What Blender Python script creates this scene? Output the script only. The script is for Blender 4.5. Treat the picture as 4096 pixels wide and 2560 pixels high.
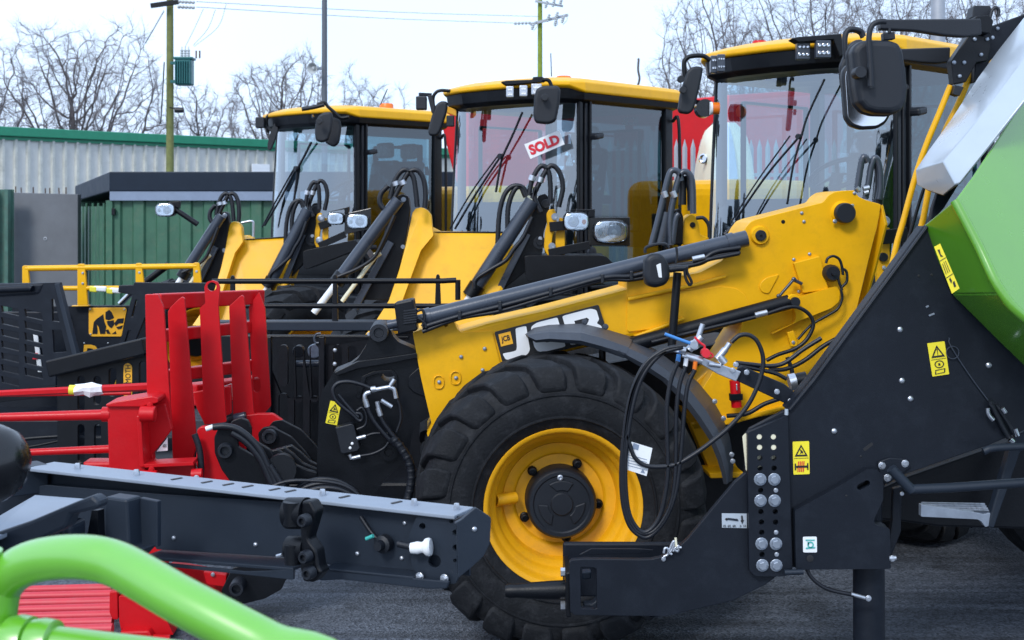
import bpy, bmesh, math, random
from mathutils import Vector, Matrix
from mathutils.geometry import tessellate_polygon
import numpy as np
random.seed(7)
S = bpy.context.scene
for o in list(bpy.data.objects): bpy.data.objects.remove(o)
C = S.collection
# ------------------------------------------------------------------ camera
F, H, VH = 5200.0, 1.93, 850.0        # focal length in photo pixels (4096 wide), eye height, horizon row
cam = bpy.data.objects.new('camera', bpy.data.cameras.new('camera')); C.objects.link(cam)
cam.location = (0, 0, H); cam.rotation_euler = (math.pi/2, 0, 0)
cam.data.sensor_width = 36; cam.data.lens = 36*F/4096
cam.data.shift_y = -(1280-VH)/4096
cam.data.clip_start = .1; cam.data.clip_end = 3000
cam.data.dof.use_dof = True; cam.data.dof.focus_distance = 6.0; cam.data.dof.aperture_fstop = 7
S.camera = cam
S.render.resolution_x = 1024; S.render.resolution_y = 640
# ------------------------------------------------------------------ sky and sun (overcast)
SUN_EL, SUN_ROT = math.radians(40), math.radians(205)
w = bpy.data.worlds.new('World'); S.world = w; w.use_nodes = True
nt = w.node_tree; nt.nodes.clear()
def wn(t): return nt.nodes.new(t)
sky = wn('ShaderNodeTexSky'); sky.sky_type = 'NISHITA'; sky.sun_disc = False
sky.sun_elevation = SUN_EL; sky.sun_rotation = SUN_ROT; sky.air_density = 1.0; sky.dust_density = 2.0
sc = wn('ShaderNodeVectorMath'); sc.operation = 'SCALE'; sc.inputs[3].default_value = 0.10
nt.links.new(sky.outputs[0], sc.inputs[0])
tc = wn('ShaderNodeTexCoord'); no = wn('ShaderNodeTexNoise'); no.inputs['Scale'].default_value = 3.0; no.inputs['Detail'].default_value = 5
nt.links.new(tc.outputs['Generated'], no.inputs['Vector'])
rp = wn('ShaderNodeValToRGB'); rp.color_ramp.elements[0].position = .3; rp.color_ramp.elements[1].position = .7
rp.color_ramp.elements[0].color = (.72, .92, 1.24, 1); rp.color_ramp.elements[1].color = (.80, .98, 1.28, 1)
nt.links.new(no.outputs['Fac'], rp.inputs[0])
mx = wn('ShaderNodeMixRGB'); mx.inputs[0].default_value = .88
nt.links.new(sc.outputs[0], mx.inputs[1]); nt.links.new(rp.outputs[0], mx.inputs[2])
bg = wn('ShaderNodeBackground'); bg.inputs[1].default_value = .96
nt.links.new(mx.outputs[0], bg.inputs[0]); ow = wn('ShaderNodeOutputWorld'); nt.links.new(bg.outputs[0], ow.inputs[0])
sl = bpy.data.lights.new('sun', 'SUN'); sl.energy = 1.5; sl.angle = math.radians(14); sl.color = (1, .98, .95)
sun = bpy.data.objects.new('sun', sl); C.objects.link(sun)
sun.rotation_euler = (math.radians(50), 0, math.radians(-25))
vs = S.view_settings; vs.view_transform = 'Standard'; vs.look = 'None'; vs.exposure = 0.52; vs.gamma = 1.0; vs.use_curve_mapping = False
S.render.engine = 'CYCLES'
# ------------------------------------------------------------------ materials
M = {}
def mat(name, col, rough=.5, metal=0., coat=0., var=.12, scale=5., bump=0., bscale=60., dirt=0., dcol=(.12,.11,.10), spec=.5, rvar=.12):
    m = bpy.data.materials.new(name); m.use_nodes = True; t = m.node_tree; b = t.nodes['Principled BSDF']
    L = t.links.new
    tc = t.nodes.new('ShaderNodeTexCoord'); geo = t.nodes.new('ShaderNodeNewGeometry')
    n1 = t.nodes.new('ShaderNodeTexNoise'); n1.inputs['Scale'].default_value = scale; n1.inputs['Detail'].default_value = 6; n1.inputs['Roughness'].default_value = .65
    L(geo.outputs['Position'], n1.inputs['Vector'])
    r = t.nodes.new('ShaderNodeMapRange'); r.inputs[1].default_value = .3; r.inputs[2].default_value = .7; r.inputs[3].default_value = 1-var; r.inputs[4].default_value = 1+var
    L(n1.outputs['Fac'], r.inputs[0])
    mu = t.nodes.new('ShaderNodeVectorMath'); mu.operation = 'SCALE'; mu.inputs[0].default_value = col[:3]; L(r.outputs[0], mu.inputs[3])
    out = mu.outputs[0]
    if dirt:
        n2 = t.nodes.new('ShaderNodeTexNoise'); n2.inputs['Scale'].default_value = scale*1.7; n2.inputs['Detail'].default_value = 10; n2.inputs['Roughness'].default_value = .75
        L(geo.outputs['Position'], n2.inputs['Vector'])
        r2 = t.nodes.new('ShaderNodeMapRange'); r2.inputs[1].default_value = .5; r2.inputs[2].default_value = .75; r2.inputs[3].default_value = 0; r2.inputs[4].default_value = dirt
        L(n2.outputs['Fac'], r2.inputs[0])
        mm = t.nodes.new('ShaderNodeMixRGB'); L(r2.outputs[0], mm.inputs[0]); L(out, mm.inputs[1]); mm.inputs[2].default_value = (*dcol, 1); out = mm.outputs[0]
    L(out, b.inputs['Base Color'])
    r3 = t.nodes.new('ShaderNodeMapRange'); r3.inputs[3].default_value = max(.02, rough-rvar); r3.inputs[4].default_value = min(1, rough+rvar); L(n1.outputs['Fac'], r3.inputs[0])
    L(r3.outputs[0], b.inputs['Roughness'])
    b.inputs['Metallic'].default_value = metal; b.inputs['Coat Weight'].default_value = coat; b.inputs['Coat Roughness'].default_value = .12 if coat < .95 else .28
    b.inputs['Specular IOR Level'].default_value = spec
    if bump:
        n3 = t.nodes.new('ShaderNodeTexNoise'); n3.inputs['Scale'].default_value = bscale; n3.inputs['Detail'].default_value = 4
        L(geo.outputs['Position'], n3.inputs['Vector'])
        bp = t.nodes.new('ShaderNodeBump'); bp.inputs['Strength'].default_value = bump; bp.inputs['Distance'].default_value = .01
        L(n3.outputs['Fac'], bp.inputs['Height']); L(bp.outputs[0], b.inputs['Normal'])
    M[name] = m; return m
mat('yellow', (.82,.42,.0025), .42, coat=.08, spec=.3, var=.05, bump=.04, bscale=90, dirt=.34, dcol=(.46,.22,.015))
mat('yellow_rim', (.80,.38,.003), .5, var=.07, bump=.05, dirt=.45, dcol=(.36,.19,.04))
mat('red', (.52,.0025,.007), .42, coat=.08, spec=.3, var=.08, bump=.08, bscale=70, dirt=.12, dcol=(.40,.05,.05))
mat('red_faded', (.58,.035,.055), .5, var=.10, dirt=.3, dcol=(.40,.14,.13))
mat('green', (.105,.32,.014), .24, coat=.9, spec=.7, var=.04, bump=.02, bscale=30)
mat('lime', (.13,.43,.020), .34, coat=1.0, var=.04, spec=.9)
mat('silver', (.48,.54,.60), .3, metal=.25, coat=.4, var=.04)
mat('slate', (.0045,.0074,.0138), .5, var=.10, bump=.10, bscale=300, dirt=.5, dcol=(.017,.023,.034), spec=.3)
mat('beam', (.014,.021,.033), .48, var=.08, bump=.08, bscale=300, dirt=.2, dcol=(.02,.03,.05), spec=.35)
mat('beam_lit', (.24,.28,.34), .45, var=.08, bump=.08, bscale=200, dirt=.2, dcol=(.2,.21,.22))  # lit copy of beam: brightness of the upward faces put into the colour
mat('black', (.0018,.0028,.0052), .42, var=.2, bump=.08, bscale=120, dirt=.5, dcol=(.010,.0125,.018), spec=.3)
mat('gloss_black', (.003,.0035,.005), .26, coat=.3, var=.1, spec=.4)
mat('plastic', (.004,.0065,.012), .5, var=.1, bump=.15, bscale=350)
mat('ram', (.040,.050,.070), .30, metal=.1, spec=.6, var=.08, bump=.04, dirt=.12, dcol=(.10,.105,.11))
mat('mudguard', (.046,.054,.070), .5, var=.10, bump=.10, bscale=160, dirt=.35, dcol=(.08,.095,.12), spec=.35)
mat('hose', (.0035,.0050,.0095), .45, var=.15, bump=.1, bscale=200)
mat('tyre', (.0055,.0066,.0090), .72, var=.25, scale=9, bump=.25, bscale=80, dirt=.75, dcol=(.034,.036,.041), spec=.3)
mat('chrome', (.72,.74,.78), .18, metal=1, var=.04)
mat('zinc', (.52,.55,.60), .35, metal=.85, var=.12, scale=30)
mat('zincd', (.30,.34,.40), .4, metal=.6, var=.12, scale=30)
mat('white', (.78,.80,.82), .5, var=.04)
mat('cream', (.78,.74,.55), .4, var=.06)
mat('sticker', (.86,.72,.03), .4, var=.03)
mat('orange_sticker', (.85,.42,.02), .4, var=.03)
mat('ink', (.012,.012,.014), .5, var=0)
mat('redink', (.65,.015,.03), .5, var=0)
mat('orange', (.80,.18,.01), .3, var=.03)
mat('blue', (.05,.22,.55), .4, var=.03)
mat('teal', (.05,.40,.36), .5, var=.03)
mat('hay', (.80,.72,.05), .5, var=.1)
mat('dark_interior', (.022,.026,.032), .7, var=.15)
mat('liner', (.10,.12,.15), .8, var=.1)
mat('poly_wrap', (.55,.62,.66), .25, var=.2, scale=20, bump=.6, bscale=14)
mat('container', (.036,.120,.070), .5, var=.18, scale=3, bump=.1, dirt=.5, dcol=(.12,.16,.10))
mat('lid', (.010,.018,.032), .5, var=.1, spec=.22)
mat('lid_edge', (.20,.25,.34), .5, var=.08)
mat('cladding', (.60,.60,.57), .55, var=.10, scale=1.2, dirt=.5, dcol=(.42,.43,.38))
mat('rib', (.50,.51,.47), .55, var=.15, scale=2.5, dirt=.6, dcol=(.24,.27,.23))  # streaky sheeting, darkened further to paint in the shaded rib sides
mat('gutter', (.015,.22,.12), .45, var=.08)
mat('concrete', (.135,.142,.155), .85, var=.16, scale=1.6, bump=.3, bscale=40, dirt=.4, dcol=(.15,.16,.17))
mat('rusty', (.09,.05,.03), .8, var=.3)
mat('green_steel', (.05,.13,.10), .6, var=.3, scale=4, dirt=.6, dcol=(.09,.08,.06))
mat('bark', (.085,.075,.074), .85, var=.25, scale=12)
mat('twig', (.135,.120,.125), .85, var=.2, scale=3)
mat('pole_wood', (.15,.165,.055), .85, var=.25, scale=7, bump=.3)
mat('pole_wood_mossy', (.20,.26,.03), .85, var=.25, scale=7, bump=.3)
mat('pole_steel', (.10,.115,.135), .5, metal=.3, var=.08)
mat('transformer', (.006,.11,.11), .4, var=.08)
mat('insulator', (.42,.45,.46), .25, var=.1)
mat('galv', (.36,.38,.41), .5, metal=.5, var=.12)
mat('wire', (.16,.17,.19), .6, var=0)
def glass(name, tint, gloss=.10):
    m = bpy.data.materials.new(name); m.use_nodes = True; t = m.node_tree; t.nodes.clear(); L = t.links.new
    tr = t.nodes.new('ShaderNodeBsdfTransparent'); tr.inputs[0].default_value = (*tint, 1)
    gl = t.nodes.new('ShaderNodeBsdfGlossy'); gl.inputs[0].default_value = (.9,.95,1,1); gl.inputs['Roughness'].default_value = .03
    fr = t.nodes.new('ShaderNodeFresnel'); fr.inputs[0].default_value = 1.65 if name == 'glass' else 1.5
    ad = t.nodes.new('ShaderNodeMath'); ad.operation = 'ADD'; ad.inputs[1].default_value = gloss; L(fr.outputs[0], ad.inputs[0])
    mi = t.nodes.new('ShaderNodeMixShader'); L(ad.outputs[0], mi.inputs[0]); L(tr.outputs[0], mi.inputs[1]); L(gl.outputs[0], mi.inputs[2])
    o = t.nodes.new('ShaderNodeOutputMaterial'); L(mi.outputs[0], o.inputs[0]); M[name] = m
glass('glass', (.64,.80,.86), .18); glass('glass_dark', (.12,.23,.25), .06); glass('lens', (.92,.95,.97), .08)
def asphalt():
    m = bpy.data.materials.new('asphalt'); m.use_nodes = True; t = m.node_tree; b = t.nodes['Principled BSDF']; L = t.links.new
    g = t.nodes.new('ShaderNodeNewGeometry')
    v = t.nodes.new('ShaderNodeTexVoronoi'); v.inputs['Scale'].default_value = 95; L(g.outputs['Position'], v.inputs['Vector'])
    n = t.nodes.new('ShaderNodeTexNoise'); n.inputs['Scale'].default_value = .8; n.inputs['Detail'].default_value = 8; L(g.outputs['Position'], n.inputs['Vector'])
    n2 = t.nodes.new('ShaderNodeTexNoise'); n2.inputs['Scale'].default_value = 55; n2.inputs['Detail'].default_value = 3; L(g.outputs['Position'], n2.inputs['Vector'])
    r = t.nodes.new('ShaderNodeValToRGB'); r.color_ramp.elements[0].color = (.020,.025,.034,1); r.color_ramp.elements[1].color = (.165,.185,.222,1)
    r.color_ramp.elements[0].position = .05; r.color_ramp.elements[1].position = .95
    L(v.outputs['Color'], r.inputs[0])
    mp = t.nodes.new('ShaderNodeMapRange'); mp.inputs[1].default_value = .3; mp.inputs[2].default_value = .7; mp.inputs[3].default_value = .6; mp.inputs[4].default_value = 1.25; L(n.outputs['Fac'], mp.inputs[0])
    mpg = t.nodes.new('ShaderNodeMapping'); mpg.inputs['Scale'].default_value = (.35, 5.5, 1); mpg.inputs['Rotation'].default_value = (0, 0, .12); L(g.outputs['Position'], mpg.inputs['Vector'])
    n4 = t.nodes.new('ShaderNodeTexNoise'); n4.inputs['Scale'].default_value = 1.6; n4.inputs['Detail'].default_value = 6; L(mpg.outputs[0], n4.inputs['Vector'])
    m4 = t.nodes.new('ShaderNodeMapRange'); m4.inputs[1].default_value = .35; m4.inputs[2].default_value = .6; m4.inputs[3].default_value = .55; m4.inputs[4].default_value = 1.1; L(n4.outputs['Fac'], m4.inputs[0])
    n5 = t.nodes.new('ShaderNodeTexNoise'); n5.inputs['Scale'].default_value = 2.3; n5.inputs['Detail'].default_value = 4; L(g.outputs['Position'], n5.inputs['Vector'])
    m5 = t.nodes.new('ShaderNodeMapRange'); m5.inputs[1].default_value = .30; m5.inputs[2].default_value = .42; m5.inputs[3].default_value = .45; m5.inputs[4].default_value = 1; L(n5.outputs['Fac'], m5.inputs[0])
    k1 = t.nodes.new('ShaderNodeMath'); k1.operation = 'MULTIPLY'; L(mp.outputs[0], k1.inputs[0]); L(m4.outputs[0], k1.inputs[1])
    k2 = t.nodes.new('ShaderNodeMath'); k2.operation = 'MULTIPLY'; L(k1.outputs[0], k2.inputs[0]); L(m5.outputs[0], k2.inputs[1])
    sc = t.nodes.new('ShaderNodeVectorMath'); sc.operation = 'SCALE'; L(r.outputs[0], sc.inputs[0]); L(k2.outputs[0], sc.inputs[3]); L(sc.outputs[0], b.inputs['Base Color'])
    mr = t.nodes.new('ShaderNodeMapRange'); mr.inputs[3].default_value = .4; mr.inputs[4].default_value = .75; L(n.outputs['Fac'], mr.inputs[0]); L(mr.outputs[0], b.inputs['Roughness'])
    mm = t.nodes.new('ShaderNodeMath'); mm.operation = 'ADD'; L(v.outputs['Distance'], mm.inputs[0]); L(n2.outputs['Fac'], mm.inputs[1])
    bp = t.nodes.new('ShaderNodeBump'); bp.inputs['Strength'].default_value = .9; bp.inputs['Distance'].default_value = .006; L(mm.outputs[0], bp.inputs['Height']); L(bp.outputs[0], b.inputs['Normal'])
    M['asphalt'] = m
asphalt()
# ------------------------------------------------------------------ geometry helpers
def at(u, v, d):
    return Vector(((u-2048)/F*d, d, H-(v-VH)/F*d))
def zone(x0, y0, s):
    def f(*p):
        if len(p) == 2 and not isinstance(p[0], (tuple, list)): return (x0+p[0]/s, y0+p[1]/s)
        l = p[0] if len(p) == 1 else p
        return [(x0+q[0]/s, y0+q[1]/s)+tuple(q[2:]) for q in l]
    return f
Z1 = zone(0,0,1.1816); Z2 = zone(900,200,1.512); Z3 = zone(1600,200,1.512); Z4 = zone(2600,0,1.512); Z5 = zone(0,1000,1.5123)
Z7 = zone(1200,1100,1.0357); Z8 = zone(2600,900,.911)
B1 = zone(0,1050,2.52); B2 = zone(900,1050,2.52); B3 = zone(1600,700,1.68); B4 = zone(2600,700,1.512); B5 = zone(2300,1200,1.512)
B6 = zone(3300,0,1.68); B7 = zone(3300,1600,1.575); B8 = zone(1200,1250,1.89)
C1 = zone(500,0,1.21); C2 = zone(500,1600,3.024); C3 = zone(0,1850,2.13); C4 = zone(1000,1850,2.13); C5 = zone(2000,1850,2.13); C6 = zone(3500,700,1.89)
class PL:                                  # an upright plane in the yard: y = d0 + k x
    def __init__(s, d, u=2048, k=0.): s.d0 = d*(1-k*(u-2048)/F); s.k = k; s.n = Vector((k,-1,0)).normalized()
    def d(s, u): return s.d0/(1-s.k*(u-2048)/F)
    def p(s, q, off=0.): return at(q[0], q[1], s.d(q[0])) + s.n*off
    def px(s, r, u=2048): return r*s.d(u)/F
def thing(name, label, cat, loc, group=None):
    o = bpy.data.objects.new(name, None); C.objects.link(o); o.location = loc; o.empty_display_size = .2
    o['label'] = label; o['category'] = cat
    if group: o['group'] = group
    return o
def wloc(o):
    l = o.location.copy()
    while o.parent: o = o.parent; l += o.location
    return l
def link(me, name, m, par=None, loc=None, bev=0, seg=2, solid=0, kind=None):
    o = bpy.data.objects.new(name, me); C.objects.link(o)
    if m is not None and not me.materials: me.materials.append(M[m])
    loc = Vector(loc if loc is not None else (0,0,0))
    if par is not None: o.parent = par; loc = loc - wloc(par)
    o.location = loc
    if solid:
        s = o.modifiers.new('thick', 'SOLIDIFY'); s.thickness = solid; s.offset = 0
    if bev:
        b = o.modifiers.new('edge', 'BEVEL'); b.width = bev; b.segments = seg; b.limit_method = 'ANGLE'; b.angle_limit = math.radians(32); b.use_clamp_overlap = True
    if kind: o['kind'] = kind
    return o
def ob(name, vs, fs, m, par=None, smooth=None, bev=0, seg=2, solid=0, kind=None, recalc=True):
    vs = [Vector(v) for v in vs]
    lo = Vector([min(v[i] for v in vs) for i in range(3)]); hi = Vector([max(v[i] for v in vs) for i in range(3)]); c = (lo+hi)/2
    me = bpy.data.meshes.new(name); me.from_pydata([v-c for v in vs], [], fs)
    if recalc:
        b = bmesh.new(); b.from_mesh(me); bmesh.ops.recalc_face_normals(b, faces=b.faces); b.to_mesh(me); b.free()
    if smooth is not None:
        me.polygons.foreach_set('use_smooth', [True]*len(me.polygons)); me.set_sharp_from_angle(angle=math.radians(smooth))
    me.update()
    return link(me, name, m, par, c, bev, seg, solid, kind)
def rd(pts, r, n=4):                       # round the corners of an outline
    out = []; N = len(pts)
    for i in range(N):
        p = Vector(pts[i][:2]); a = Vector(pts[i-1][:2]); b = Vector(pts[(i+1) % N][:2])
        da, db = a-p, b-p; la, lb = da.length, db.length
        if la < 1e-6 or lb < 1e-6: continue
        rr = min(r, la*.45, lb*.45); p0 = p+da/la*rr; p1 = p+db/lb*rr
        for j in range(n+1):
            t = j/n; q = p0*(1-t)**2+p*2*t*(1-t)+p1*t*t; out.append((q.x, q.y))
    return out
def circ(u, v, r, n=20, rv=None, a0=0, a1=360):
    rv = rv or r; full = abs(a1-a0) >= 360
    return [(u+r*math.cos(math.radians(a0+(a1-a0)*i/(n if full else n-1))), v+rv*math.sin(math.radians(a0+(a1-a0)*i/(n if full else n-1)))) for i in range(n)]
def sell(u, v, a, b, n=32, p=.62):      # rounded-rectangle outline
    o = []
    for i in range(n): t = 2*math.pi*i/n; c, s_ = math.cos(t), math.sin(t); o.append((u+a*math.copysign(abs(c)**p, c), v+b*math.copysign(abs(s_)**p, s_)))
    return o
def slot(u, v, w, h, rot=0, n=6):          # pill-shaped outline, w and h in pixels
    r = w/2; pts = [(r*math.cos(a), -(h/2-r)+r*math.sin(a)) for a in [math.pi+math.pi*i/n for i in range(n+1)]]
    pts += [(r*math.cos(a), (h/2-r)+r*math.sin(a)) for a in [math.pi*i/n for i in range(n+1)]]
    c, s = math.cos(math.radians(rot)), math.sin(math.radians(rot))
    return [(u+x*c-y*s, v+x*s+y*c) for x, y in pts]
def plate(name, par, m, pl, pts, th=.02, holes=(), bev=.003, off=0., kind=None, seg=2, tilt=0.):
    loops = [pts]+list(holes); n0 = [pl.p(q, off) for l in loops for q in l]; N = len(n0)
    if tilt:
        zt = max(p.z for p in n0); e = Vector((0,0,H)); n0 = [e+(p-e)*(1-tilt*(zt-p.z)/p.y) for p in n0]
    vs = n0+[p-pl.n*th for p in n0]
    if holes:
        tri = tessellate_polygon([[Vector((q[0], q[1], 0)) for q in l] for l in loops]); fs = [tuple(t) for t in tri]+[tuple(i+N for i in reversed(t)) for t in tri]
    else: fs = [tuple(range(N)), tuple(range(2*N-1, N-1, -1))]
    b = 0
    for l in loops:
        k = len(l)
        for i in range(k): j = (i+1) % k; fs.append((b+i, b+j, b+j+N, b+i+N))
        b += k
    return ob(name, vs, fs, m, par, bev=bev, seg=seg, kind=kind)
def cr(pts, n=6):                          # Catmull-Rom through 3D points
    P = [Vector(p) for p in pts]
    if len(P) < 3: return P
    P = [P[0]*2-P[1]]+P+[P[-1]*2-P[-2]]; out = []
    for i in range(1, len(P)-2):
        a, b, c, d = P[i-1:i+3]
        for j in range(n):
            t = j/n; out.append(.5*((2*b)+(c-a)*t+(2*a-5*b+4*c-d)*t*t+(3*b-a-3*c+d)*t**3))
    return out+[P[-2]]
def sweep(path, rad, n=8, vs=None, fs=None, cap=True):
    vs = [] if vs is None else vs; fs = [] if fs is None else fs
    N = len(path); up = None; base = len(vs)
    for i, p in enumerate(path):
        t = (path[min(i+1, N-1)]-path[max(i-1, 0)]).normalized()
        if up is None: up = Vector((0,0,1)) if abs(t.z) < .9 else Vector((1,0,0))
        x = t.cross(up).normalized(); up = x.cross(t).normalized()
        r = rad(i/(N-1)) if callable(rad) else rad
        for j in range(n):
            a = 2*math.pi*j/n+math.pi/n; vs.append(p+x*(r*math.cos(a))+up*(r*math.sin(a)))
    for i in range(N-1):
        for j in range(n):
            k = (j+1) % n; fs.append((base+i*n+j, base+i*n+k, base+(i+1)*n+k, base+(i+1)*n+j))
    if cap: fs.append(tuple(base+j for j in reversed(range(n)))); fs.append(tuple(base+(N-1)*n+j for j in range(n)))
    return vs, fs
def tube(name, par, m, pts, r, n=10, curve=True, bev=0, smooth=50):
    vs, fs = sweep(cr(pts) if curve and len(pts) > 2 else [Vector(p) for p in pts], r, n)
    return ob(name, vs, fs, m, par, smooth=smooth, bev=bev)
def ptube(name, par, m, pl, pts, rpx, n=10, curve=True, off=0., bev=0):
    """tube whose course is given by photo pixels on an upright plane (a third value = offset towards the viewer)"""
    P = [pl.p(q[:2], off+(q[2] if len(q) > 2 else 0)) for q in pts]
    return tube(name, par, m, P, pl.px(rpx, pts[0][0]), n, curve, bev)
def lathe(name, par, m, c, ax, prof, n=32, smooth=35, bev=0, cap=True):
    ax = Vector(ax).normalized(); x = ax.cross(Vector((0,0,1)) if abs(ax.z) < .9 else Vector((1,0,0))).normalized(); y = ax.cross(x); c = Vector(c)
    vs = []; fs = []
    for r, h in prof:
        for j in range(n): a = 2*math.pi*j/n; vs.append(c+ax*h+x*(r*math.cos(a))+y*(r*math.sin(a)))
    for i in range(len(prof)-1):
        for j in range(n): k = (j+1) % n; fs.append((i*n+j, i*n+k, (i+1)*n+k, (i+1)*n+j))
    if cap and prof[0][0] > 1e-6: fs.append(tuple(range(n)))
    if cap and prof[-1][0] > 1e-6: fs.append(tuple(range((len(prof)-1)*n, len(prof)*n)))
    return ob(name, vs, fs, m, par, smooth=smooth, bev=bev)
def disc(name, par, m, pl, q, rpx, out, prof=None, n=28, back=.01, off=0.):
    c = pl.p(q, off); r = pl.px(rpx, q[0])
    prof = [(r*a, out*b) for a, b in prof] if prof else [(r, -back), (r, out*.85), (r*.92, out), (0, out)]
    return lathe(name, par, m, c, pl.n, prof, n)
def obox(name, par, m, c, ax, ay, az, bev=.004, seg=2):
    c, ax, ay, az = map(Vector, (c, ax, ay, az)); vs = [c+ax*i+ay*j+az*k for i in (-1,1) for j in (-1,1) for k in (-1,1)]
    fs = [(0,1,3,2),(4,6,7,5),(0,4,5,1),(2,3,7,6),(0,2,6,4),(1,5,7,3)]
    return ob(name, vs, fs, m, par, bev=bev, seg=seg)
def bar(name, par, m, a, b, w, h, up=(0,0,1), bev=.003):
    a, b = Vector(a), Vector(b); t = (b-a); x = t.normalized().cross(Vector(up)).normalized(); y = x.cross(t.normalized())
    return obox(name, par, m, (a+b)/2, t/2, x*(w/2), y*(h/2), bev)
def poly3(name, par, m, vs, fs, solid=.01, bev=.01, smooth=None, seg=2):
    return ob(name, [at(*v) for v in vs], fs, m, par, bev=bev, solid=solid, smooth=smooth, seg=seg)
_bm = {}
def bolt_mesh(kind):
    if kind in _bm: return _bm[kind]
    vs = []; fs = []
    def ring(prof, n, rot=0):
        b = len(vs)
        for r, h in prof:
            for j in range(n): a = 2*math.pi*j/n+rot; vs.append((r*math.cos(a), r*math.sin(a), h))
        for i in range(len(prof)-1):
            for j in range(n): k = (j+1) % n; fs.append((b+i*n+j, b+i*n+k, b+(i+1)*n+k, b+(i+1)*n+j))
        fs.append(tuple(b+(len(prof)-1)*n+j for j in range(n)))
    if kind == 'hex': ring([(1,-.3),(1,.12),(.94,.16)], 14); ring([(.72,.1),(.72,.62),(.62,.70)], 6, .3)
    elif kind == 'dome': ring([(1,-.3),(1,.1),(.85,.4),(.5,.62),(.2,.68)], 12)
    elif kind == 'socket': ring([(1,-.3),(1,.75),(.92,.85),(.55,.85),(.5,.35),(.1,.35)], 12)
    else: ring([(1,-.3),(1,.2),(.9,.25)], 12)
    me = bpy.data.meshes.new('bolt'); me.from_pydata(vs, [], fs); me.update(); _bm[kind] = me; return me
_bk = {}
def bolt(par, pl, q, rpx, m='zinc', kind='hex', off=0., name='bolt'):
    if (kind, m) not in _bk: me = bolt_mesh(kind).copy(); me.materials.append(M[m]); _bk[(kind, m)] = me
    o = link(_bk[(kind, m)], name, None, par, pl.p(q, off)); o.rotation_euler = pl.n.to_track_quat('Z', 'Y').to_euler(); s = pl.px(rpx, q[0]); o.scale = (s, s, s)
    return o
def text(name, par, m, body, pl, quad, off=.003, th=.0015, flip=False, bold=0.):
    """flat lettering fitted to four pixel corners (tl, tr, br, bl) on an upright plane"""
    cu = bpy.data.curves.new('lettering', 'FONT'); cu.body = body; cu.resolution_u = 3; cu.offset = bold
    t = bpy.data.objects.new('lettering', cu); C.objects.link(t)
    dg = bpy.context.evaluated_depsgraph_get(); me = bpy.data.meshes.new_from_object(t.evaluated_get(dg)); bpy.data.objects.remove(t)
    xs = [v.co.x for v in me.vertices]; ys = [v.co.y for v in me.vertices]; x0, x1, y0, y1 = min(xs), max(xs), min(ys), max(ys)
    tl, tr, br, bl = [Vector(q) for q in quad]; vs = []
    for v in me.vertices:
        s = (v.co.x-x0)/(x1-x0); tt = (y1-v.co.y)/(y1-y0)
        if flip: s = 1-s
        q = (tl*(1-s)+tr*s)*(1-tt)+(bl*(1-s)+br*s)*tt; vs.append(pl.p((q.x, q.y), off))
    fs = [tuple(p.vertices) for p in me.polygons]
    return ob(name, vs, fs, m, par, recalc=False, solid=th)
def qmap(quad):
    tl, tr, br, bl = [Vector(q) for q in quad]
    def f(s, t): q = (tl*(1-s)+tr*s)*(1-t)+(bl*(1-s)+br*s)*t; return (q.x, q.y)
    return f
# ================================================================== setting
G = 600
gr = ob('ground', [(-G,-60,0),(G,-60,0),(G,G*2,0),(-G,G*2,0)], [(0,1,2,3)], 'asphalt'); gr['kind'] = 'structure'
# ------------------------------------------------------------------ warehouse with ribbed cladding
def warehouse():
    pl = PL(47.0, 0, 1.05); z = 0
    a = pl.p((-140, 1500)); wid0 = pl.p((-140, 560)); 
    def P(u, z, off=0): p = pl.p((u, VH), off); p.z = z; return p
    top = H+(VH-530)/F*pl.d(0); u0, u1 = -160, 2300
    t = thing('warehouse', 'long warehouse clad in ribbed white sheeting under a green eaves gutter', 'building', (P(1000,0).x, P(1000,0).y+4, 0))
    n = pl.n
    b0, b1 = P(u0,0), P(u1,0); back = -n*14; dirb = (b1-b0).normalized()
    vs = [b0, b1, b1+back, b0+back]; vs = vs+[v+Vector((0,0,top)) for v in vs]
    ob('wall', vs, [(0,1,5,4),(1,2,6,5),(2,3,7,6),(3,0,4,7)], 'cladding', t)
    r0 = [v.copy() for v in vs[4:]]; mid = [(r0[1]+r0[2])/2+Vector((0,0,.25)), (r0[0]+r0[3])/2+Vector((0,0,.25))]
    ob('roof', [r0[0], r0[1], mid[0], mid[1], r0[2], r0[3]], [(0,1,2,3),(3,2,4,5)], 'cladding', t, solid=.05)
    bar('gutter', t, 'gutter', P(u0,top+.04,.12), P(u1,top+.04,.12), .24, .34, bev=.03)
    bar('flashing', t, 'gutter', P(u0,top-.2,.05), P(u1,top-.2,.05), .1, .12)
    bp = Vector(P(1035,0,.14)); obox('notice_board', t, 'white', (bp.x, bp.y, at(1035,675,bp.y).z), (dirb.x*.45,dirb.y*.45,0), n*.02, (0,0,.2))
    # the standing ribs of the sheeting
    step = 41*pl.d(500)/F/1.18*1.42; L = (b1-b0).length; dirv = (b1-b0).normalized(); zt = top-.23
    x = dirv; me = None; k = 0; s = .1
    while s < L and k < 90:
        c = b0+dirv*s
        if me is None:
            q = [(-.085,0),(-.045,.10),(.045,.10),(.085,0)]
            vs = [x*a+n*b for a, b in q]; vs = [v+Vector((0,0,.3)) for v in vs]+[v+Vector((0,0,zt)) for v in vs]
            me = bpy.data.meshes.new('cladding_rib'); me.from_pydata(vs, [], [(0,1,5,4),(1,2,6,5),(2,3,7,6),(4,5,6,7)]); me.materials.append(M['rib'])
        link(me, 'cladding_rib', None, t, c); s += step; k += 1
warehouse()
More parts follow.
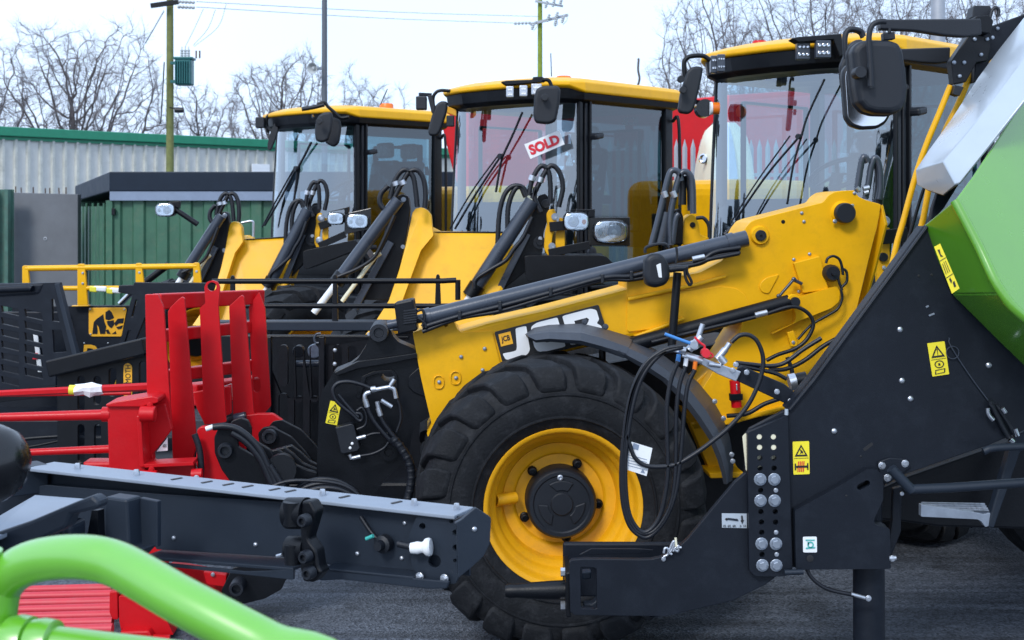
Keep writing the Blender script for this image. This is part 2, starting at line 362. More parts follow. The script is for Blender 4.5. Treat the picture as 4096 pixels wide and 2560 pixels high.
# ------------------------------------------------------------------ green container with a dark lid
def container():
    d = 24.0; pl = PL(d, 445, .03)
    fr = Z1((518,940),(518,1450)); c0 = pl.p(Z1(520,940)); x0 = c0.x; y0 = c0.y; x1 = -.9; topz = H+(VH-Z1(0,812)[1])/F*d
    t = thing('shipping_container', 'weathered green steel container with a dark blue overhanging lid', 'container', (x0+1.6, y0+1, 0))
    lidz = H+(VH-Z1(0,905)[1])/F*d; rimz = H+(VH-Z1(0,948)[1])/F*d
    left = at(*Z1(368,1000), 27.0); xl, yl = left.x, left.y
    # front wall: corrugated, receding left wall corrugated too
    def corr(name, a, b, z0, z1, depth, pitch):
        a, b = Vector(a), Vector(b); e = (b-a); L = e.length; e.normalize(); nn = Vector((e.y,-e.x,0)); k = max(2, int(L/pitch)); prof = []
        for i in range(k):
            s = i*L/k; q = L/k
            prof += [(s,0),(s+q*.42,0),(s+q*.5,-depth),(s+q*.92,-depth)]
        prof.append((L,0)); vs = [a+e*s+nn*o+Vector((0,0,z)) for z in (z0,z1) for s, o in prof]; m = len(prof)
        ob(name, vs, [(i,i+1,i+1+m,i+m) for i in range(m-1)], 'container', t, recalc=False)
    corr('front_wall', (x0,y0,0), (x1,y0,0), .1, rimz, .05, .42)
    corr('end_wall', (xl,yl,0), (x0,y0,0), .1, rimz-.1, .04, .36)
    obox('back_wall', t, 'container', ((x1+xl)/2,y0+3.0,1.2), ((x1-xl)/2,0,0), (0,.02,0), (0,0,1.15))
    obox('corner_post', t, 'container', (x0,y0,rimz/2), (.06,0,0), (0,.06,0), (0,0,rimz/2))
    obox('corner_post', t, 'container', (xl,yl,rimz*.46), (.06,0,0), (0,.06,0), (0,0,rimz*.46))
    e = Vector((x0-xl, y0-yl, 0)).normalized()
    vs = [(x0+.02,y0-.10,0),(x1+.1,y0-.10,0),(x1+.1,y0+3.0,0),(xl-.06,yl,0)]
    zl0, zl1 = at(0,805,27).z, at(0,743,27).z
    vs = [Vector(v)+Vector((0,0,zl0 if i == 3 else lidz)) for i, v in enumerate(vs)]+[Vector(v)+Vector((0,0,zl1 if i == 3 else topz)) for i, v in enumerate(vs)]
    ob('lid', vs, [(0,1,5,4),(1,2,6,5),(2,3,7,6),(3,0,4,7),(4,5,6,7),(0,3,2,1)], 'lid', t, bev=.02)
    bar('lid_skirt', t, 'lid_edge', (x0+.02,y0-.07,(lidz+rimz)/2), (x1+.1,y0-.07,(lidz+rimz)/2), .03, lidz-rimz)
    for q in [(537,1000)]: obox('lock_box', t, 'black', at(*Z1(*q), d-.06), (.03,0,0), (0,.03,0), (0,0,.06))
    for x in (410, 440, 466, 492): tube('lock_rod', t, 'container', [at(*Z1(x,960), 24.0+(518-x)/150*3), at(*Z1(x,1440), 24.0+(518-x)/150*3)], .025, 8)
container()
def concrete():
    d = 25.5; pl = PL(d)
    t = thing('concrete_wall', 'bare grey concrete wall panel with rebar sticking out on top', 'wall', (pl.p((170,0)).x, d+.1, 0))
    q = Z1([(58,910),(368,918),(372,1700),(58,1700)]); pts = [(u, v) for u, v in q]
    p0, p1 = pl.p(pts[0]), pl.p(pts[1])
    vs = [(p0.x,d,0),(p1.x,d,0),(p1.x,d,p1.z),(p0.x,d,p0.z)]; vs = [Vector(v) for v in vs]; vs += [v+Vector((0,.2,0)) for v in vs]
    ob('panel', vs, [(0,1,2,3),(4,7,6,5),(0,4,5,1),(3,2,6,7),(0,3,7,4),(1,5,6,2)], 'concrete', t, bev=.01)
    for x, h in ((75,38),(102,32),(156,34),(160,30),(214,28),(236,30),(281,30),(312,34)):
        a = at(*Z1(x,918), d+.08); tube('rebar', t, 'rusty', [a-Vector((0,0,.1)), a+Vector((random.uniform(-.015,.015),0,h/1.18/F*d))], .012, 6)
    lathe('lifting_eye', t, 'galv', pl.p(Z1(214,1128)), pl.n, [(.035,-.01),(.035,.01),(.02,.012),(.018,-.005),(0,-.005)], 14)
    # steel channel post beside it
    d2 = 25.0; x0, x1 = at(*Z1(-30,900),d2).x, at(*Z1(56,900),d2).x; zt = at(*Z1(0,895),d2).z
    t2 = thing('steel_post', 'green and rust painted steel channel post beside the concrete panel', 'post', ((x0+x1)/2, d2, 0))
    obox('web', t2, 'green_steel', ((x0+x1)/2, d2+.1, zt/2), ((x1-x0)/2,0,0), (0,.02,0), (0,0,zt/2))
    for x in (x0, x1-.1): obox('flange', t2, 'green_steel', (x+.03, d2, zt/2), (.035,0,0), (0,.1,0), (0,0,zt/2))
concrete()
# ------------------------------------------------------------------ bare trees
def tree(u, d, vtop, wpx, label, seed, pts=620, crown=.24, r0=.16, trunk_x=0., name='bare_tree', px=.000105, fine=.0135):
    """bare crown grown towards points scattered in a dome (space colonisation), radii from the number of twigs a limb feeds"""
    rg = np.random.RandomState(seed); base = at(u, VH, d); base.z = 0; Ht = H+(VH-vtop)/F*d; Wd = wpx*d/F/2
    t = thing(name, label, 'tree', base, 'bare winter trees beyond the yard')
    q = rg.normal(size=(pts*3,3)); q /= np.linalg.norm(q, axis=1)[:,None]; q *= (rg.rand(pts*3,1)**.42); q = q[q[:,2] > -.72][:pts]
    lump = 1+.16*np.sin(q[:,0:1]*5+seed)+.10*np.sin(q[:,1:2]*7+seed*2)
    c0 = crown*Ht; hh = (Ht-c0)/1.72; A = q*lump*np.array([Wd, Wd*.8, hh]); A[:,2] += c0+hh*.72
    pts = len(A); step = Ht*fine; P = [np.zeros(3)]; par = [-1]; n0 = max(2, int(c0*.8/step)); lean = rg.normal(size=2)*.03
    for k in range(n0): P.append(P[-1]+np.array([lean[0],lean[1],1])*step); par.append(len(P)-2)
    kids = [0]*len(P)
    near = np.zeros(len(A), int); nd = np.full(len(A), 1e9); alive = np.ones(len(A), bool); new = list(range(len(P)))
    for it in range(300):
        for i in new:
            dd = np.linalg.norm(A-P[i], axis=1); m = dd < nd; nd[m] = dd[m]; near[m] = i
        alive &= nd > step*1.5
        idx = np.where(alive)[0]
        if len(idx) == 0: break
        sv = A[idx]-np.array(P)[near[idx]]; sv /= np.linalg.norm(sv, axis=1)[:,None]; acc = np.zeros((len(P),3)); np.add.at(acc, near[idx], sv)
        new = []
        for i in np.unique(near[idx]):
            if kids[i] > 3: continue
            v = acc[i]/max(np.linalg.norm(acc[i]), 1e-6)+rg.normal(size=3)*.17; v /= max(np.linalg.norm(v), 1e-6)
            if par[i] >= 0:
                b = P[i]-P[par[i]]; b /= np.linalg.norm(b); v = v+.6*b; v /= np.linalg.norm(v)
            P.append(P[i]+v*step); par.append(i); kids.append(0); kids[i] += 1; new.append(len(P)-1)
        if len(P) > 9000 or not new: break
    N = len(P); cnt = np.zeros(N); ch = [0]*N
    for i in range(N): 
        if par[i] >= 0: ch[par[i]] += 1
    for i in range(N-1, 0, -1):
        if ch[i] == 0: cnt[i] += 1
        cnt[par[i]] += cnt[i]
    rad = r0*(cnt/cnt[0])**.46; rmin = px*d; rad = np.maximum(rad, rmin)
    Tm = ([], []); Cm = ([], [])
    V = [base+Vector(p) for p in P]
    for i in range(1, N):
        a, b = V[par[i]], V[i]; ra, rb = rad[par[i]], rad[i]
        if ra > rb*1.7: ra = rb*1.25
        big = rb > min(rmin*4.5, r0*.3); tg = Tm if big else Cm
        sweep([a, b], lambda s, ra=ra, rb=rb: ra+(rb-ra)*s, 6 if big else 3, tg[0], tg[1], cap=False)
    for i in range(1, N):                      # sprays of fine twigs along the thin branches
        if rad[i] > rmin*3.2: continue
        b = V[i]-V[par[i]]; b.normalize()
        for k in range(3 if ch[i] else 5):
            w = (b+Vector(rg.normal(size=3)*.42)+Vector((0,0,.10))).normalized(); L = step*rg.uniform(1.5,4.6); m_ = V[i]+w*(L*.5)+Vector(rg.normal(size=3)*L*.04)
            sweep([V[i], m_, V[i]+w*L+Vector(rg.normal(size=3)*L*.06)], lambda s: rmin*(.75-.35*s), 3, Cm[0], Cm[1], cap=False)
            if k == 0:
                w2 = (w+Vector(rg.normal(size=3)*.6)).normalized(); sweep([m_, m_+w2*(L*.7)], lambda s: rmin*(.6-.25*s), 3, Cm[0], Cm[1], cap=False)
    if Tm[0]: ob('trunk', Tm[0], Tm[1], 'bark', t, smooth=60, recalc=False)
    if Cm[0]: ob('crown', Cm[0], Cm[1], 'twig', t, smooth=60, recalc=False)
TREES = [
 (325, 78, 75, 690, 'broad bare oak with twisting limbs standing behind the warehouse roof', 11, 2300, .20, .36),
 (800, 84, 315, 300, 'small bare tree seen behind the pole that carries the transformer', 23, 900, .25, .2),
 (-110, 86, 170, 420, 'bare tree at the far end of the warehouse, next to the broad oak', 29, 800, .25, .3),
 (1130, 78, 205, 430, 'rounded bare tree with knobbly limbs behind the loudspeaker post', 37, 1900, .22, .28),
 (1470, 90, 285, 330, 'slender pale bare tree beyond the roof of the farthest loader', 41, 450, .3, .14),
 (2880, 50, -40, 700, 'tall bare tree with fanning limbs beyond the red trailer and the fence', 53, 2300, .20, .2),
 (3230, 56, -190, 720, 'tall dense bare tree standing behind the roof of the nearest loader', 61, 2300, .2, .2),
 (3600, 60, -170, 720, 'tall dense bare tree behind the mirror arm', 73, 2300, .2, .2),
 (3990, 54, -150, 760, 'tall dense bare tree behind the grey steel post and the green wagon', 79, 2300, .2, .2),
 (2548, 60, 190, 46, 'thin dead stem rising above the roof of the loader with the sold sign', 83, 14, .55, .07)]
for a in TREES: tree(*a)
# ------------------------------------------------------------------ poles, lines and what hangs on them
def pole(name, label, u, d, rpx, m, ztop, cat, taper=.85):
    b = at(u, VH, d); b.z = 0; t = thing(name, label, cat, b); r = rpx*d/F
    tube('shaft', t, m, [b-Vector((0,0,.3)), b+Vector((0,0,ztop*.5)), b+Vector((0,0,ztop))], lambda s: r*(1.1-(1.1-taper)*s), 14)
    return t, b, r
P1, b1, r1 = pole('utility_pole', 'weathered mossy wooden pole carrying the green transformer', 680, 37, 15.5, 'pole_wood', 8.6, 'pole')
bar('cross_arm', P1, 'black', at(*C1(125,28),36.7), at(*C1(258,9),36.7), .1, .13)
for y in (8, 33):
    for k in range(5): lathe('insulator', P1, 'insulator', at(*C1(262+k*17,y+k*.8),37), (1,0,0), [(.02,-.05),(.05,-.03),(.05,.03),(.02,.05)], 8)
tube('stay_wire', P1, 'wire', [at(*C1(188,50),37), at(*C1(80,240),39)], .008, 4); tube('stay_wire', P1, 'wire', [at(*C1(190,55),37), at(*C1(100,210),39)], .008, 4)
tube('cable', P1, 'hose', [at(*C1(190,300),36.7), at(*C1(178,520),36.7), at(*C1(172,600),36.7)], .02, 6)
lathe('cable_joint', P1, 'plastic', at(*C1(262,533),36.8), (1,0,.0), [(.02,-.14),(.075,-.12),(.085,0),(.075,.12),(.02,.14)], 10)
bar('cable_bracket', P1, 'black', at(*C1(215,520),36.8), at(*C1(262,530),36.8), .04, .04)
def transformer():
    d = 36.7; c = at(*C1(288,350), d); t = thing('transformer', 'green finned pole transformer with white ceramic bushings', 'transformer', c)
    w = 47/1.21*d/F; h = 64/1.21*d/F
    obox('tank', t, 'transformer', c, (w*.85,0,0), (0,w*.7,0), (0,0,h), bev=.04)
    obox('tank_cap', t, 'transformer', c+Vector((0,0,h+.01)), (w,0,0), (0,w*.8,0), (0,0,.035), bev=.02)
    for k in range(7): obox('cooling_fin', t, 'transformer', c+Vector((-w*.72+k*w*.24,-w*.78,-.02)), (.015,0,0), (0,w*.18,0), (0,0,h*.85), bev=.005)
    for k in (-1,0,1):
        lathe('bushing', t, 'insulator', c+Vector((k*.095+.02,0,h+.03)), (0,0,1), [(.035,0),(.035,.06),(.05,.07),(.03,.1),(.05,.14),(.03,.17),(.05,.21),(.03,.24),(.015,.26),(.015,.32)], 8)
    for k in (.33,.43): bar('arrester', t, 'rusty', c+Vector((k,0,h+.02)), c+Vector((k,0,h+.24)), .04, .04, up=(0,1,0))
    bar('hanger', t, 'transformer', c+Vector((-w-.12,0,h*.7)), c+Vector((-w*.7,0,h*.7)), .1, .08); bar('hanger', t, 'transformer', c+Vector((-w-.12,0,-h*.7)), c+Vector((-w*.7,0,-h*.7)), .1, .08)
transformer()
P2, b2, r2 = pole('utility_pole', 'slim mossy green wooden pole with a crowded insulator arm', 2160, 50, 10.5, 'pole_wood_mossy', 10.6, 'pole')
bar('cross_arm', P2, 'galv', at(*C1(1960,118),49.8), at(*C1(2145,72),49.8), .09, .1); bar('cross_arm', P2, 'galv', at(*C1(1985,5),49.8), at(*C1(2120,30),49.8), .07, .08)
for x, y in ((1975,125),(2085,105),(2120,92),(2040,20),(2075,14),(2110,8),(2050,85),(2090,74)):
    lathe('insulator', P2, 'insulator', at(*C1(x,y),49.6), (.3,0,1), [(.02,-.16),(.06,-.14),(.04,-.1),(.07,-.06),(.04,-.02),(.07,.02),(.04,.06),(.06,.1),(.02,.14)], 8)
for k in range(5): lathe('insulator', P2, 'insulator', at(*C1(1890+k*17,113-k*.6),49.8), (1,0,0), [(.02,-.06),(.06,-.03),(.06,.03),(.02,.06)], 8)
for x0, y0, x1, y1 in ((1988,100,1978,150),(2135,70,2120,120),(2085,100,2080,130)): tube('jumper', P2, 'wire', [at(*C1(x0,y0),49.7), at(*C1((x0+x1)/2+12,(y0+y1)/2),49.7), at(*C1(x1,y1),49.7)], .012, 4)
for i, (a, b, l) in enumerate((((345,8,37),(2000,80,50),'upper power line sagging between the two wooden poles'), ((345,34,37),(1890,112,50),'lower power line sagging between the two wooden poles'))):
    A_, B_ = at(*C1(a[0],a[1]),a[2]), at(*C1(b[0],b[1]),b[2]); mid = (A_+B_)/2-Vector((0,0,.06))
    o = tube('power_line', None, 'wire', [A_, mid, B_], .011, 4); o['label'] = l; o['category'] = 'cable'
for i, (p, l) in enumerate((([(380,42),(340,130),(290,230)],'drop wire hanging to the first bushing of the transformer'),([(438,46),(400,140),(330,220)],'drop wire hanging to the second bushing of the transformer'),([(490,20),(450,130),(335,225)],'drop wire hanging to the outer bushing of the transformer'))):
    o = tube('drop_wire', None, 'wire', [at(*C1(*q),37) for q in p], .008, 4); o['label'] = l; o['category'] = 'cable'
P3, b3, r3 = pole('lamp_post', 'slim blue-grey steel post with a loudspeaker horn', 1298, 26, 12.0, 'pole_steel', 9.0, 'post', .8)
def horn():
    d = 25.8; c = at(*C1(918,330), d); t = thing('loudspeaker', 'pale grey loudspeaker horn clamped to the steel post', 'loudspeaker', c); ax = Vector((-.35,-.9,-.1))
    lathe('horn', t, 'insulator', c, ax, [(.03,-.16),(.05,-.1),(.06,0),(.10,.08),(.115,.1),(.105,.1),(.05,.02),(.04,.02)], 20)
    lathe('driver', t, 'insulator', c+ax*.02, ax, [(0,-.02),(.035,-.01),(.03,.05),(.0,.06)], 14)
    bar('bracket', t, 'galv', c-ax*.1, at(1292, 332/1.21, 26), .05, .05)
horn()
P4, b4, r4 = pole('steel_post', 'thick pale grey steel post rising behind the mirror arm', 3752, 22, 28, 'galv', 7.6, 'post', .95)
# ------------------------------------------------------------------ palisade fence, red trailers, cream tank
def fence():
    d = 18.0; u0, u1 = 2440, 3420; zt = H+(VH-555)/F*d; x0, x1 = at(u0,0,d).x, at(u1,0,d).x
    t = thing('palisade_fence', 'grey galvanised palisade fence with pointed pales behind the loaders', 'fence', ((x0+x1)/2, d, 0))
    for z in (.5, zt-.5): bar('rail', t, 'galv', (x0-.1,d+.03,z), (x1+.1,d+.03,z), .05, .05)
    hw = .034; vs = [(-hw,0,.08),(0,-.018,.08),(hw,0,.08),(-hw,0,zt-.13),(0,-.018,zt-.10),(hw,0,zt-.13),(0,0,zt)]
    vs += [(x,y+.006,z) for x, y, z in vs]
    me = bpy.data.meshes.new('pale'); me.from_pydata(vs, [], [(0,1,4,3),(1,2,5,4),(3,4,6),(4,5,6),(7,10,11,8),(8,11,12,9),(10,13,11),(11,13,12),(0,3,10,7),(2,9,12,5),(3,6,13,10),(5,12,13,6)]); me.materials.append(M['galv'])
    x = x0
    while x < x1: link(me, 'pale', None, t, (x,d,0)); x += .115
    for x in (x0, (x0+x1)/2, x1): obox('post', t, 'galv', (x,d+.09,zt*.45), (.04,0,0), (0,.04,0), (0,0,zt*.45))
fence()
def hopper(name, label, outline, d, depth, zw, text_q=None):
    pl = PL(d); c = pl.p((sum(p[0] for p in outline)/len(outline), VH)); t = thing(name, label, 'trailer', (c.x, d+depth/2, 0))
    plate('hopper_body', t, 'red', pl, rd(outline, 40), depth, bev=.12, seg=3)
    lo = min(p[0] for p in outline)+60; hi = max(p[0] for p in outline)-60
    zb = min(pl.p(p).z for p in outline)
    rim = sorted(outline, key=lambda p: p[1])[:2]
    xa, xb = pl.p((lo,0)).x, pl.p((hi,0)).x
    obox('chassis', t, 'black', ((xa+xb)/2, d+depth/2, zb-.02), ((xb-xa)/2*.8,0,0), (0,.35,0), (0,0,.12))
    for s in (.3, .7):
        for y in (.15, depth-.15):
            wheel_simple(t, Vector((xa+(xb-xa)*s, d+y, zw)), Vector((0,-1,0)), zw)
    return t, pl
def wheel_simple(par, c, ax, R, rim='yellow_rim', W=.42):
    k = R/.655
    o = bpy.data.objects.new('wheel', None); C.objects.link(o); o.parent = par; o.location = c-wloc(par)
    lathe('tyre', o, 'tyre', c, ax, [(.34*k,-W*.4),(.38*k,-W*.52),(.5*k,-W*.55),(.6*k,-W*.48),(.645*k,-W*.3),(.655*k,0),(.645*k,W*.3),(.6*k,W*.48),(.5*k,W*.55),(.38*k,W*.52),(.34*k,W*.4)], 40)
    lathe('rim', o, rim, c, ax, [(.05*k,.06),(.2*k,.04),(.22*k,.1),(.32*k,.12),(.345*k,W*.48),(.35*k,W*.4),(.33*k,-W*.4),(.1*k,-W*.4)], 32)
    return o
hopper('red_trailer', 'bright red hopper trailer with sloping ends behind the loader marked sold', Z3([(225,340),(1640,345),(1700,360),(1760,480),(1650,760),(1500,1000),(430,1000),(330,770)]), 20.0, 1.9, .55)
hopper('red_trailer', 'bright red rounded tank trailer behind the fence and the nearest loader', Z4([(40,660),(160,600),(330,585),(480,570),(1080,530),(1180,600),(1180,1150),(150,1150),(40,1000)]), 18.6, 1.1, .5)
def tanker():
    d = 15.6; c = at(2835, 760, d); t = thing('cream_tanker', 'cream tank with a polished rounded end standing before the fence', 'tank', (c.x+.2, d, 0))
    zt = at(0, Z4(0,740)[1], d).z; zb = .75; xl = at(Z4(290,0)[0],0,d).x; R = (zt-zb)/2; zc = (zt+zb)/2
    lathe('tank_shell', t, 'cream', (xl+.0,d,zc), (1,0,0), [(0,0),(R*.4,.01),(R*.75,.05),(R*.93,.11),(R,.2),(R,.42),(R*.93,.5),(R*.6,.56),(0,.58)], 36, smooth=60)
    lathe('end_band', t, 'chrome', (xl+.19,d,zc), (1,0,0), [(R+.005,0),(R+.03,.02),(R+.03,.1),(R+.005,.12)], 36, cap=False)
    lathe('gauge_port', t, 'chrome', at(*Z4(328,960),d-R*.35), (-.6,-.8,0), [(.06,-.1),(.06,.03),(.045,.035),(.04,.0),(0,0)], 16)
    for x in (.2, .42): obox('stand', t, 'black', (xl+x,d,.42), (.05,0,0), (0,R*.6,0), (0,0,.42))
tanker()
# ================================================================== telescopic loaders
def full_wheel(par, c, ax, R=.65, detail=True, fwd=1):
    """agricultural tyre with moulded lugs on a yellow dished rim"""
    o = bpy.data.objects.new('wheel', None); C.objects.link(o); o.parent = par; o.location = c-wloc(par); k = R/.655
    ax = Vector(ax).normalized(); x = ax.cross(Vector((0,0,1))).normalized(); y = Vector((0,0,1))
    prof = [(.335,.215),(.352,.235),(.40,.262),(.46,.268),(.52,.262),(.565,.245),(.606,.215),(.620,.15),(.624,0)]
    prof = prof+[(r,-h) for r, h in reversed(prof[:-1])]
    n = 64; vs = []; fs = []
    for r, h in prof:
        for j in range(n): a = 2*math.pi*j/n; vs.append(c+ax*(h*k)+x*(r*k*math.cos(a))+y*(r*k*math.sin(a)))
    for i in range(len(prof)-1):
        for j in range(n): q = (j+1) % n; fs.append((i*n+j, i*n+q, (i+1)*n+q, (i+1)*n+j))
    # lugs: each side 20, running from the crown over the shoulder
    sec = [(.0,.652,.600,0.,4.8),(.10,.652,.600,4.0,5.0),(.19,.646,.590,8.5,5.5),(.243,.628,.560,11.0,6.1),(.266,.585,.535,12.4,6.4),(.270,.530,.51,13.0,5.6)]
    for side in (1,-1):
        for i in range(20):
            th = i*18+(9 if side < 0 else 0); b = len(vs)
            for h, ro, ri, da, hw in sec:
                for r, s in ((ro,-1),(ro,1),(ri,1),(ri,-1)):
                    a = math.radians(th+(da+s*(hw+(0 if r == ro else .9)))*fwd); hh = h if r == ro else max(h-.012,0)
                    vs.append(c+ax*(side*hh*k)+x*(r*k*math.cos(a))+y*(r*k*math.sin(a)))
            m = len(sec)
            for q in range(m-1):
                for e in range(4): e2 = (e+1) % 4; fs.append((b+q*4+e, b+q*4+e2, b+q*4+4+e2, b+q*4+4+e))
            fs.append((b,b+1,b+2,b+3)); e = b+(m-1)*4; fs.append((e+3,e+2,e+1,e))
    ob('tyre', vs, fs, 'tyre', o, smooth=32, bev=.009 if detail else 0, seg=2)
    if detail:      # raised rings and wear bars on the sidewall
        for rr in (.40, .50): lathe('sidewall_rib', o, 'tyre', c, ax, [((rr-.004)*k,.262*k),(rr*k,.272*k),((rr+.006)*k,.272*k),((rr+.010)*k,.262*k)], 64, cap=False)
    rp = [(.140,.03),(.200,.03),(.207,.045),(.216,.050),(.255,.055),(.263,.075),(.268,.10),(.285,.112),(.292,.13),(.297,.16),(.312,.172),(.322,.19),(.328,.225),(.338,.236),(.350,.238),(.356,.228),(.350,.20),(.30,.15),(.29,-.2),(.35,-.235),(.14,-.2)]
    rim = lathe('rim', o, 'yellow_rim', c, ax, [(r*k, h*k) for r, h in rp], 64, smooth=50, cap=False)
    if not detail:
        lathe('hub', o, 'black', c, ax, [(.15*k,.0),(.15*k,.12),(.14*k,.14),(0,.14)], 24); return o
    lathe('hub', o, 'plastic', c, ax, [(.156,.02),(.156,.135),(.152,.150),(.143,.158),(.128,.158),(.122,.152),(0,.152)], 48)
    h = None
    for a0 in (90, 210, 330):       # three raised lobes on the hub cover
        pts = []
        for r, l in ((.104,range(-34,35,8)),(.060,range(26,-27,-8))):
            for q in l: a = math.radians(a0+q); pts.append((r*math.cos(a), r*math.sin(a)))
        vv = [c+ax*z+x*p+y*q for z in (.148,.159) for p, q in pts]; N = len(pts)
        ob('hub_lobe', vv, [tuple(range(N,2*N))]+[(i,(i+1) % N,(i+1) % N+N,i+N) for i in range(N)], 'plastic', o, bev=.004)
    lathe('hub_boss', o, 'plastic', c, ax, [(.05,.148),(.05,.158),(.046,.162),(0,.162)], 24)
    for a in (-134,-63,8,80,153):
        p = c+ax*.035-x*(.176*math.cos(math.radians(a)))+y*(.176*math.sin(math.radians(-a)))
        lathe('wheel_nut', o, 'black', p, ax, [(.022,0),(.022,.012),(.017,.016),(.017,.034),(.011,.036),(.010,.02),(0,.02)], 12)
    lathe('filler_plug', o, 'zinc', c+x*.008+y*.118, ax, [(.013,.15),(.013,.163),(.008,.165),(.006,.158),(0,.158)], 10)
    p = c+ax*.10+x*.245+y*.015
    lathe('valve_guard', o, 'yellow_rim', p, x+ax*.5, [(.026,-.05),(.026,.05),(.021,.05),(.021,-.05)], 16, cap=False)
    return o
def cab(t, ux, d, phi, W, L, zt=2.96, side='glass_dark'):
    A = at(ux, VH, d); A.z = 0; ph = math.radians(phi); f = Vector((-math.sin(ph),-math.cos(ph),0)); s = Vector((math.cos(ph),-math.sin(ph),0)); up = Vector((0,0,1))
    def P(a, b, z): return A+f*a+s*b+up*z
    cb = t
    zb = 1.55
    # windscreen: bowed forward, raked at the foot
    nT, nZ = 16, 8; vs = []
    def ws(tt, z, off=0): q = (zt-z)/(zt-zb); return P(.17*(4*tt*(1-tt))**.85+(.02+.12*q-.03*q*q)*tt**.6+off, -W*tt, z)
    for i in range(nZ+1):
        z = zb+(zt-zb)*i/nZ
        for j in range(nT+1): vs.append(ws(j/nT, z))
    fs = [(i*(nT+1)+j, i*(nT+1)+j+1, (i+1)*(nT+1)+j+1, (i+1)*(nT+1)+j) for i in range(nZ) for j in range(nT)]
    ob('windscreen', vs, fs, 'glass', cb, smooth=80)
    tube('windscreen_seal', cb, 'plastic', [ws(j/nT, zb+.003) for j in range(nT+1)], .014, 6)
    tube('windscreen_seal', cb, 'plastic', [ws(1, zb+(zt-zb)*i/6) for i in range(7)], .012, 6)
    # pillars
    bar('pillar', cb, 'black', P(-.03,.0,1.0), P(-.03,.0,zt+.02), .055, .06, up=s, bev=.012)
    bar('pillar', cb, 'plastic', P(-.105,.005,1.0), P(-.105,.005,zt+.02), .035, .045, up=s, bev=.008)
    bar('pillar', cb, 'black', P(-.03,-W,1.0), P(-.03,-W,zt+.02), .06, .06, up=s)
    for b in (0,-W): bar('pillar', cb, 'black', P(-L,b,1.0), P(-L,b,zt+.02), .10, .08, up=s, bev=.012)
    # near door with its frame and glass, far side glass, rear window
    ob('door_glass', [P(-.12,.02,1.25), P(-L+.03,.02,1.25), P(-L+.03,.02,zt-.03), P(-.12,.02,zt-.03)], [(0,1,2,3)], side, cb)
    dr = [P(-.14,.025,1.28), P(-L+.06,.025,1.28), P(-L+.06,.025,zt-.06), P(-.14,.025,zt-.06)]
    for i in range(4): bar('door_frame', cb, 'black', dr[i], dr[(i+1) % 4], .025, .045, up=s, bev=.005)
    bar('door_hinge', cb, 'plastic', P(-.13,.06,zt-.38), P(-.24,.06,zt-.36), .05, .11, up=s, bev=.015); bar('door_hinge', cb, 'plastic', P(-.13,.06,1.55), P(-.24,.06,1.55), .05, .09, up=s, bev=.015)
    bar('door_handle', cb, 'plastic', P(-L+.16,.06,1.72), P(-L+.16,.06,1.92), .03, .05, up=s, bev=.01)
    tube('grab_rail', cb, 'black', [P(-L-.02,.07,1.4), P(-L-.02,.13,1.45), P(-L-.02,.13,zt-.25), P(-L-.02,.05,zt-.18)], .016, 8)
    ob('far_glass', [P(-.12,-W,1.25), P(-L+.03,-W,1.25), P(-L+.03,-W,zt-.03), P(-.12,-W,zt-.03)], [(0,1,2,3)], 'glass', cb)
    fr = [P(-.25,-W+.03,1.9), P(-L+.2,-W+.03,1.9), P(-L+.2,-W+.03,zt-.22), P(-.25,-W+.03,zt-.22)]
    for i in range(4): bar('far_door_frame', cb, 'black', fr[i], fr[(i+1) % 4], .02, .04, up=s)
    ob('rear_glass', [P(-L,-.06,1.6), P(-L,-W+.06,1.6), P(-L,-W+.06,zt-.05), P(-L,-.06,zt-.05)], [(0,1,2,3)], side, cb)
    fr = [P(-L+.02,-.30,1.75), P(-L+.02,-W+.30,1.75), P(-L+.02,-W+.30,zt-.25), P(-L+.02,-.30,zt-.25)]
    for i in range(4): bar('rear_window_frame', cb, 'black', fr[i], fr[(i+1) % 4], .02, .035, up=f)
    # cab floor tub and lower body
    vs = [P(.05,0,.85),P(.05,-W,.85),P(-L,-W,.85),P(-L,0,.85),P(.05,0,1.3),P(.05,-W,1.3),P(-L,-W,1.3),P(-L,0,1.3)]
    ob('lower_body', vs, [(0,1,2,3),(4,5,6,7),(0,1,5,4),(1,2,6,5),(2,3,7,6),(3,0,4,7)], 'black', cb, bev=.02)
    # scuttle and dashboard
    vs = []; 
    for z, o in ((1.25,.0),(1.62,-.015),(1.93,-.05),(2.02,-.16),(1.90,-.34)):
        for j in range(9): vs.append(ws(j/8, max(z,zb), -.012+o)*1.0 if z >= zb else ws(j/8, zb, -.01)-up*(zb-z))
    ob('dashboard', vs, [(i*9+j, i*9+j+1, (i+1)*9+j+1, (i+1)*9+j) for i in range(4) for j in range(8)], 'dark_interior', cb, smooth=40, solid=.01)
    cc = P(-.36,-W*.46,2.20); tube('steering_column', cb, 'plastic', [P(-.15,-W*.5,1.35), cc], .045, 10)
    ring = []; ax = (f*.55+up*.83).normalized(); e1 = s; e2 = ax.cross(e1)
    for i in range(25): a = 2*math.pi*i/24; ring.append(cc+e1*(.2*math.cos(a))+e2*(.2*math.sin(a)))
    tube('steering_wheel', cb, 'plastic', ring, .017, 8, curve=False)
    for a in (0,2.1,4.2): bar('steering_spoke', cb, 'plastic', cc, cc+e1*(.19*math.cos(a))+e2*(.19*math.sin(a)), .03, .015)
    # seat in its clear wrapping
    st = bpy.data.objects.new('seat', None); C.objects.link(st); st.parent = cb; st.location = P(-.8,-W*.5,1.5)-wloc(cb)
    obox('cushion', st, 'dark_interior', P(-.72,-W*.5,1.82), f*.25, s*.25, up*.07, bev=.05, seg=3)
    obox('backrest', st, 'dark_interior', P(-.96,-W*.5,2.20), (f*.07-up*.0), s*.23, (up*.34-f*.06), bev=.06, seg=3)
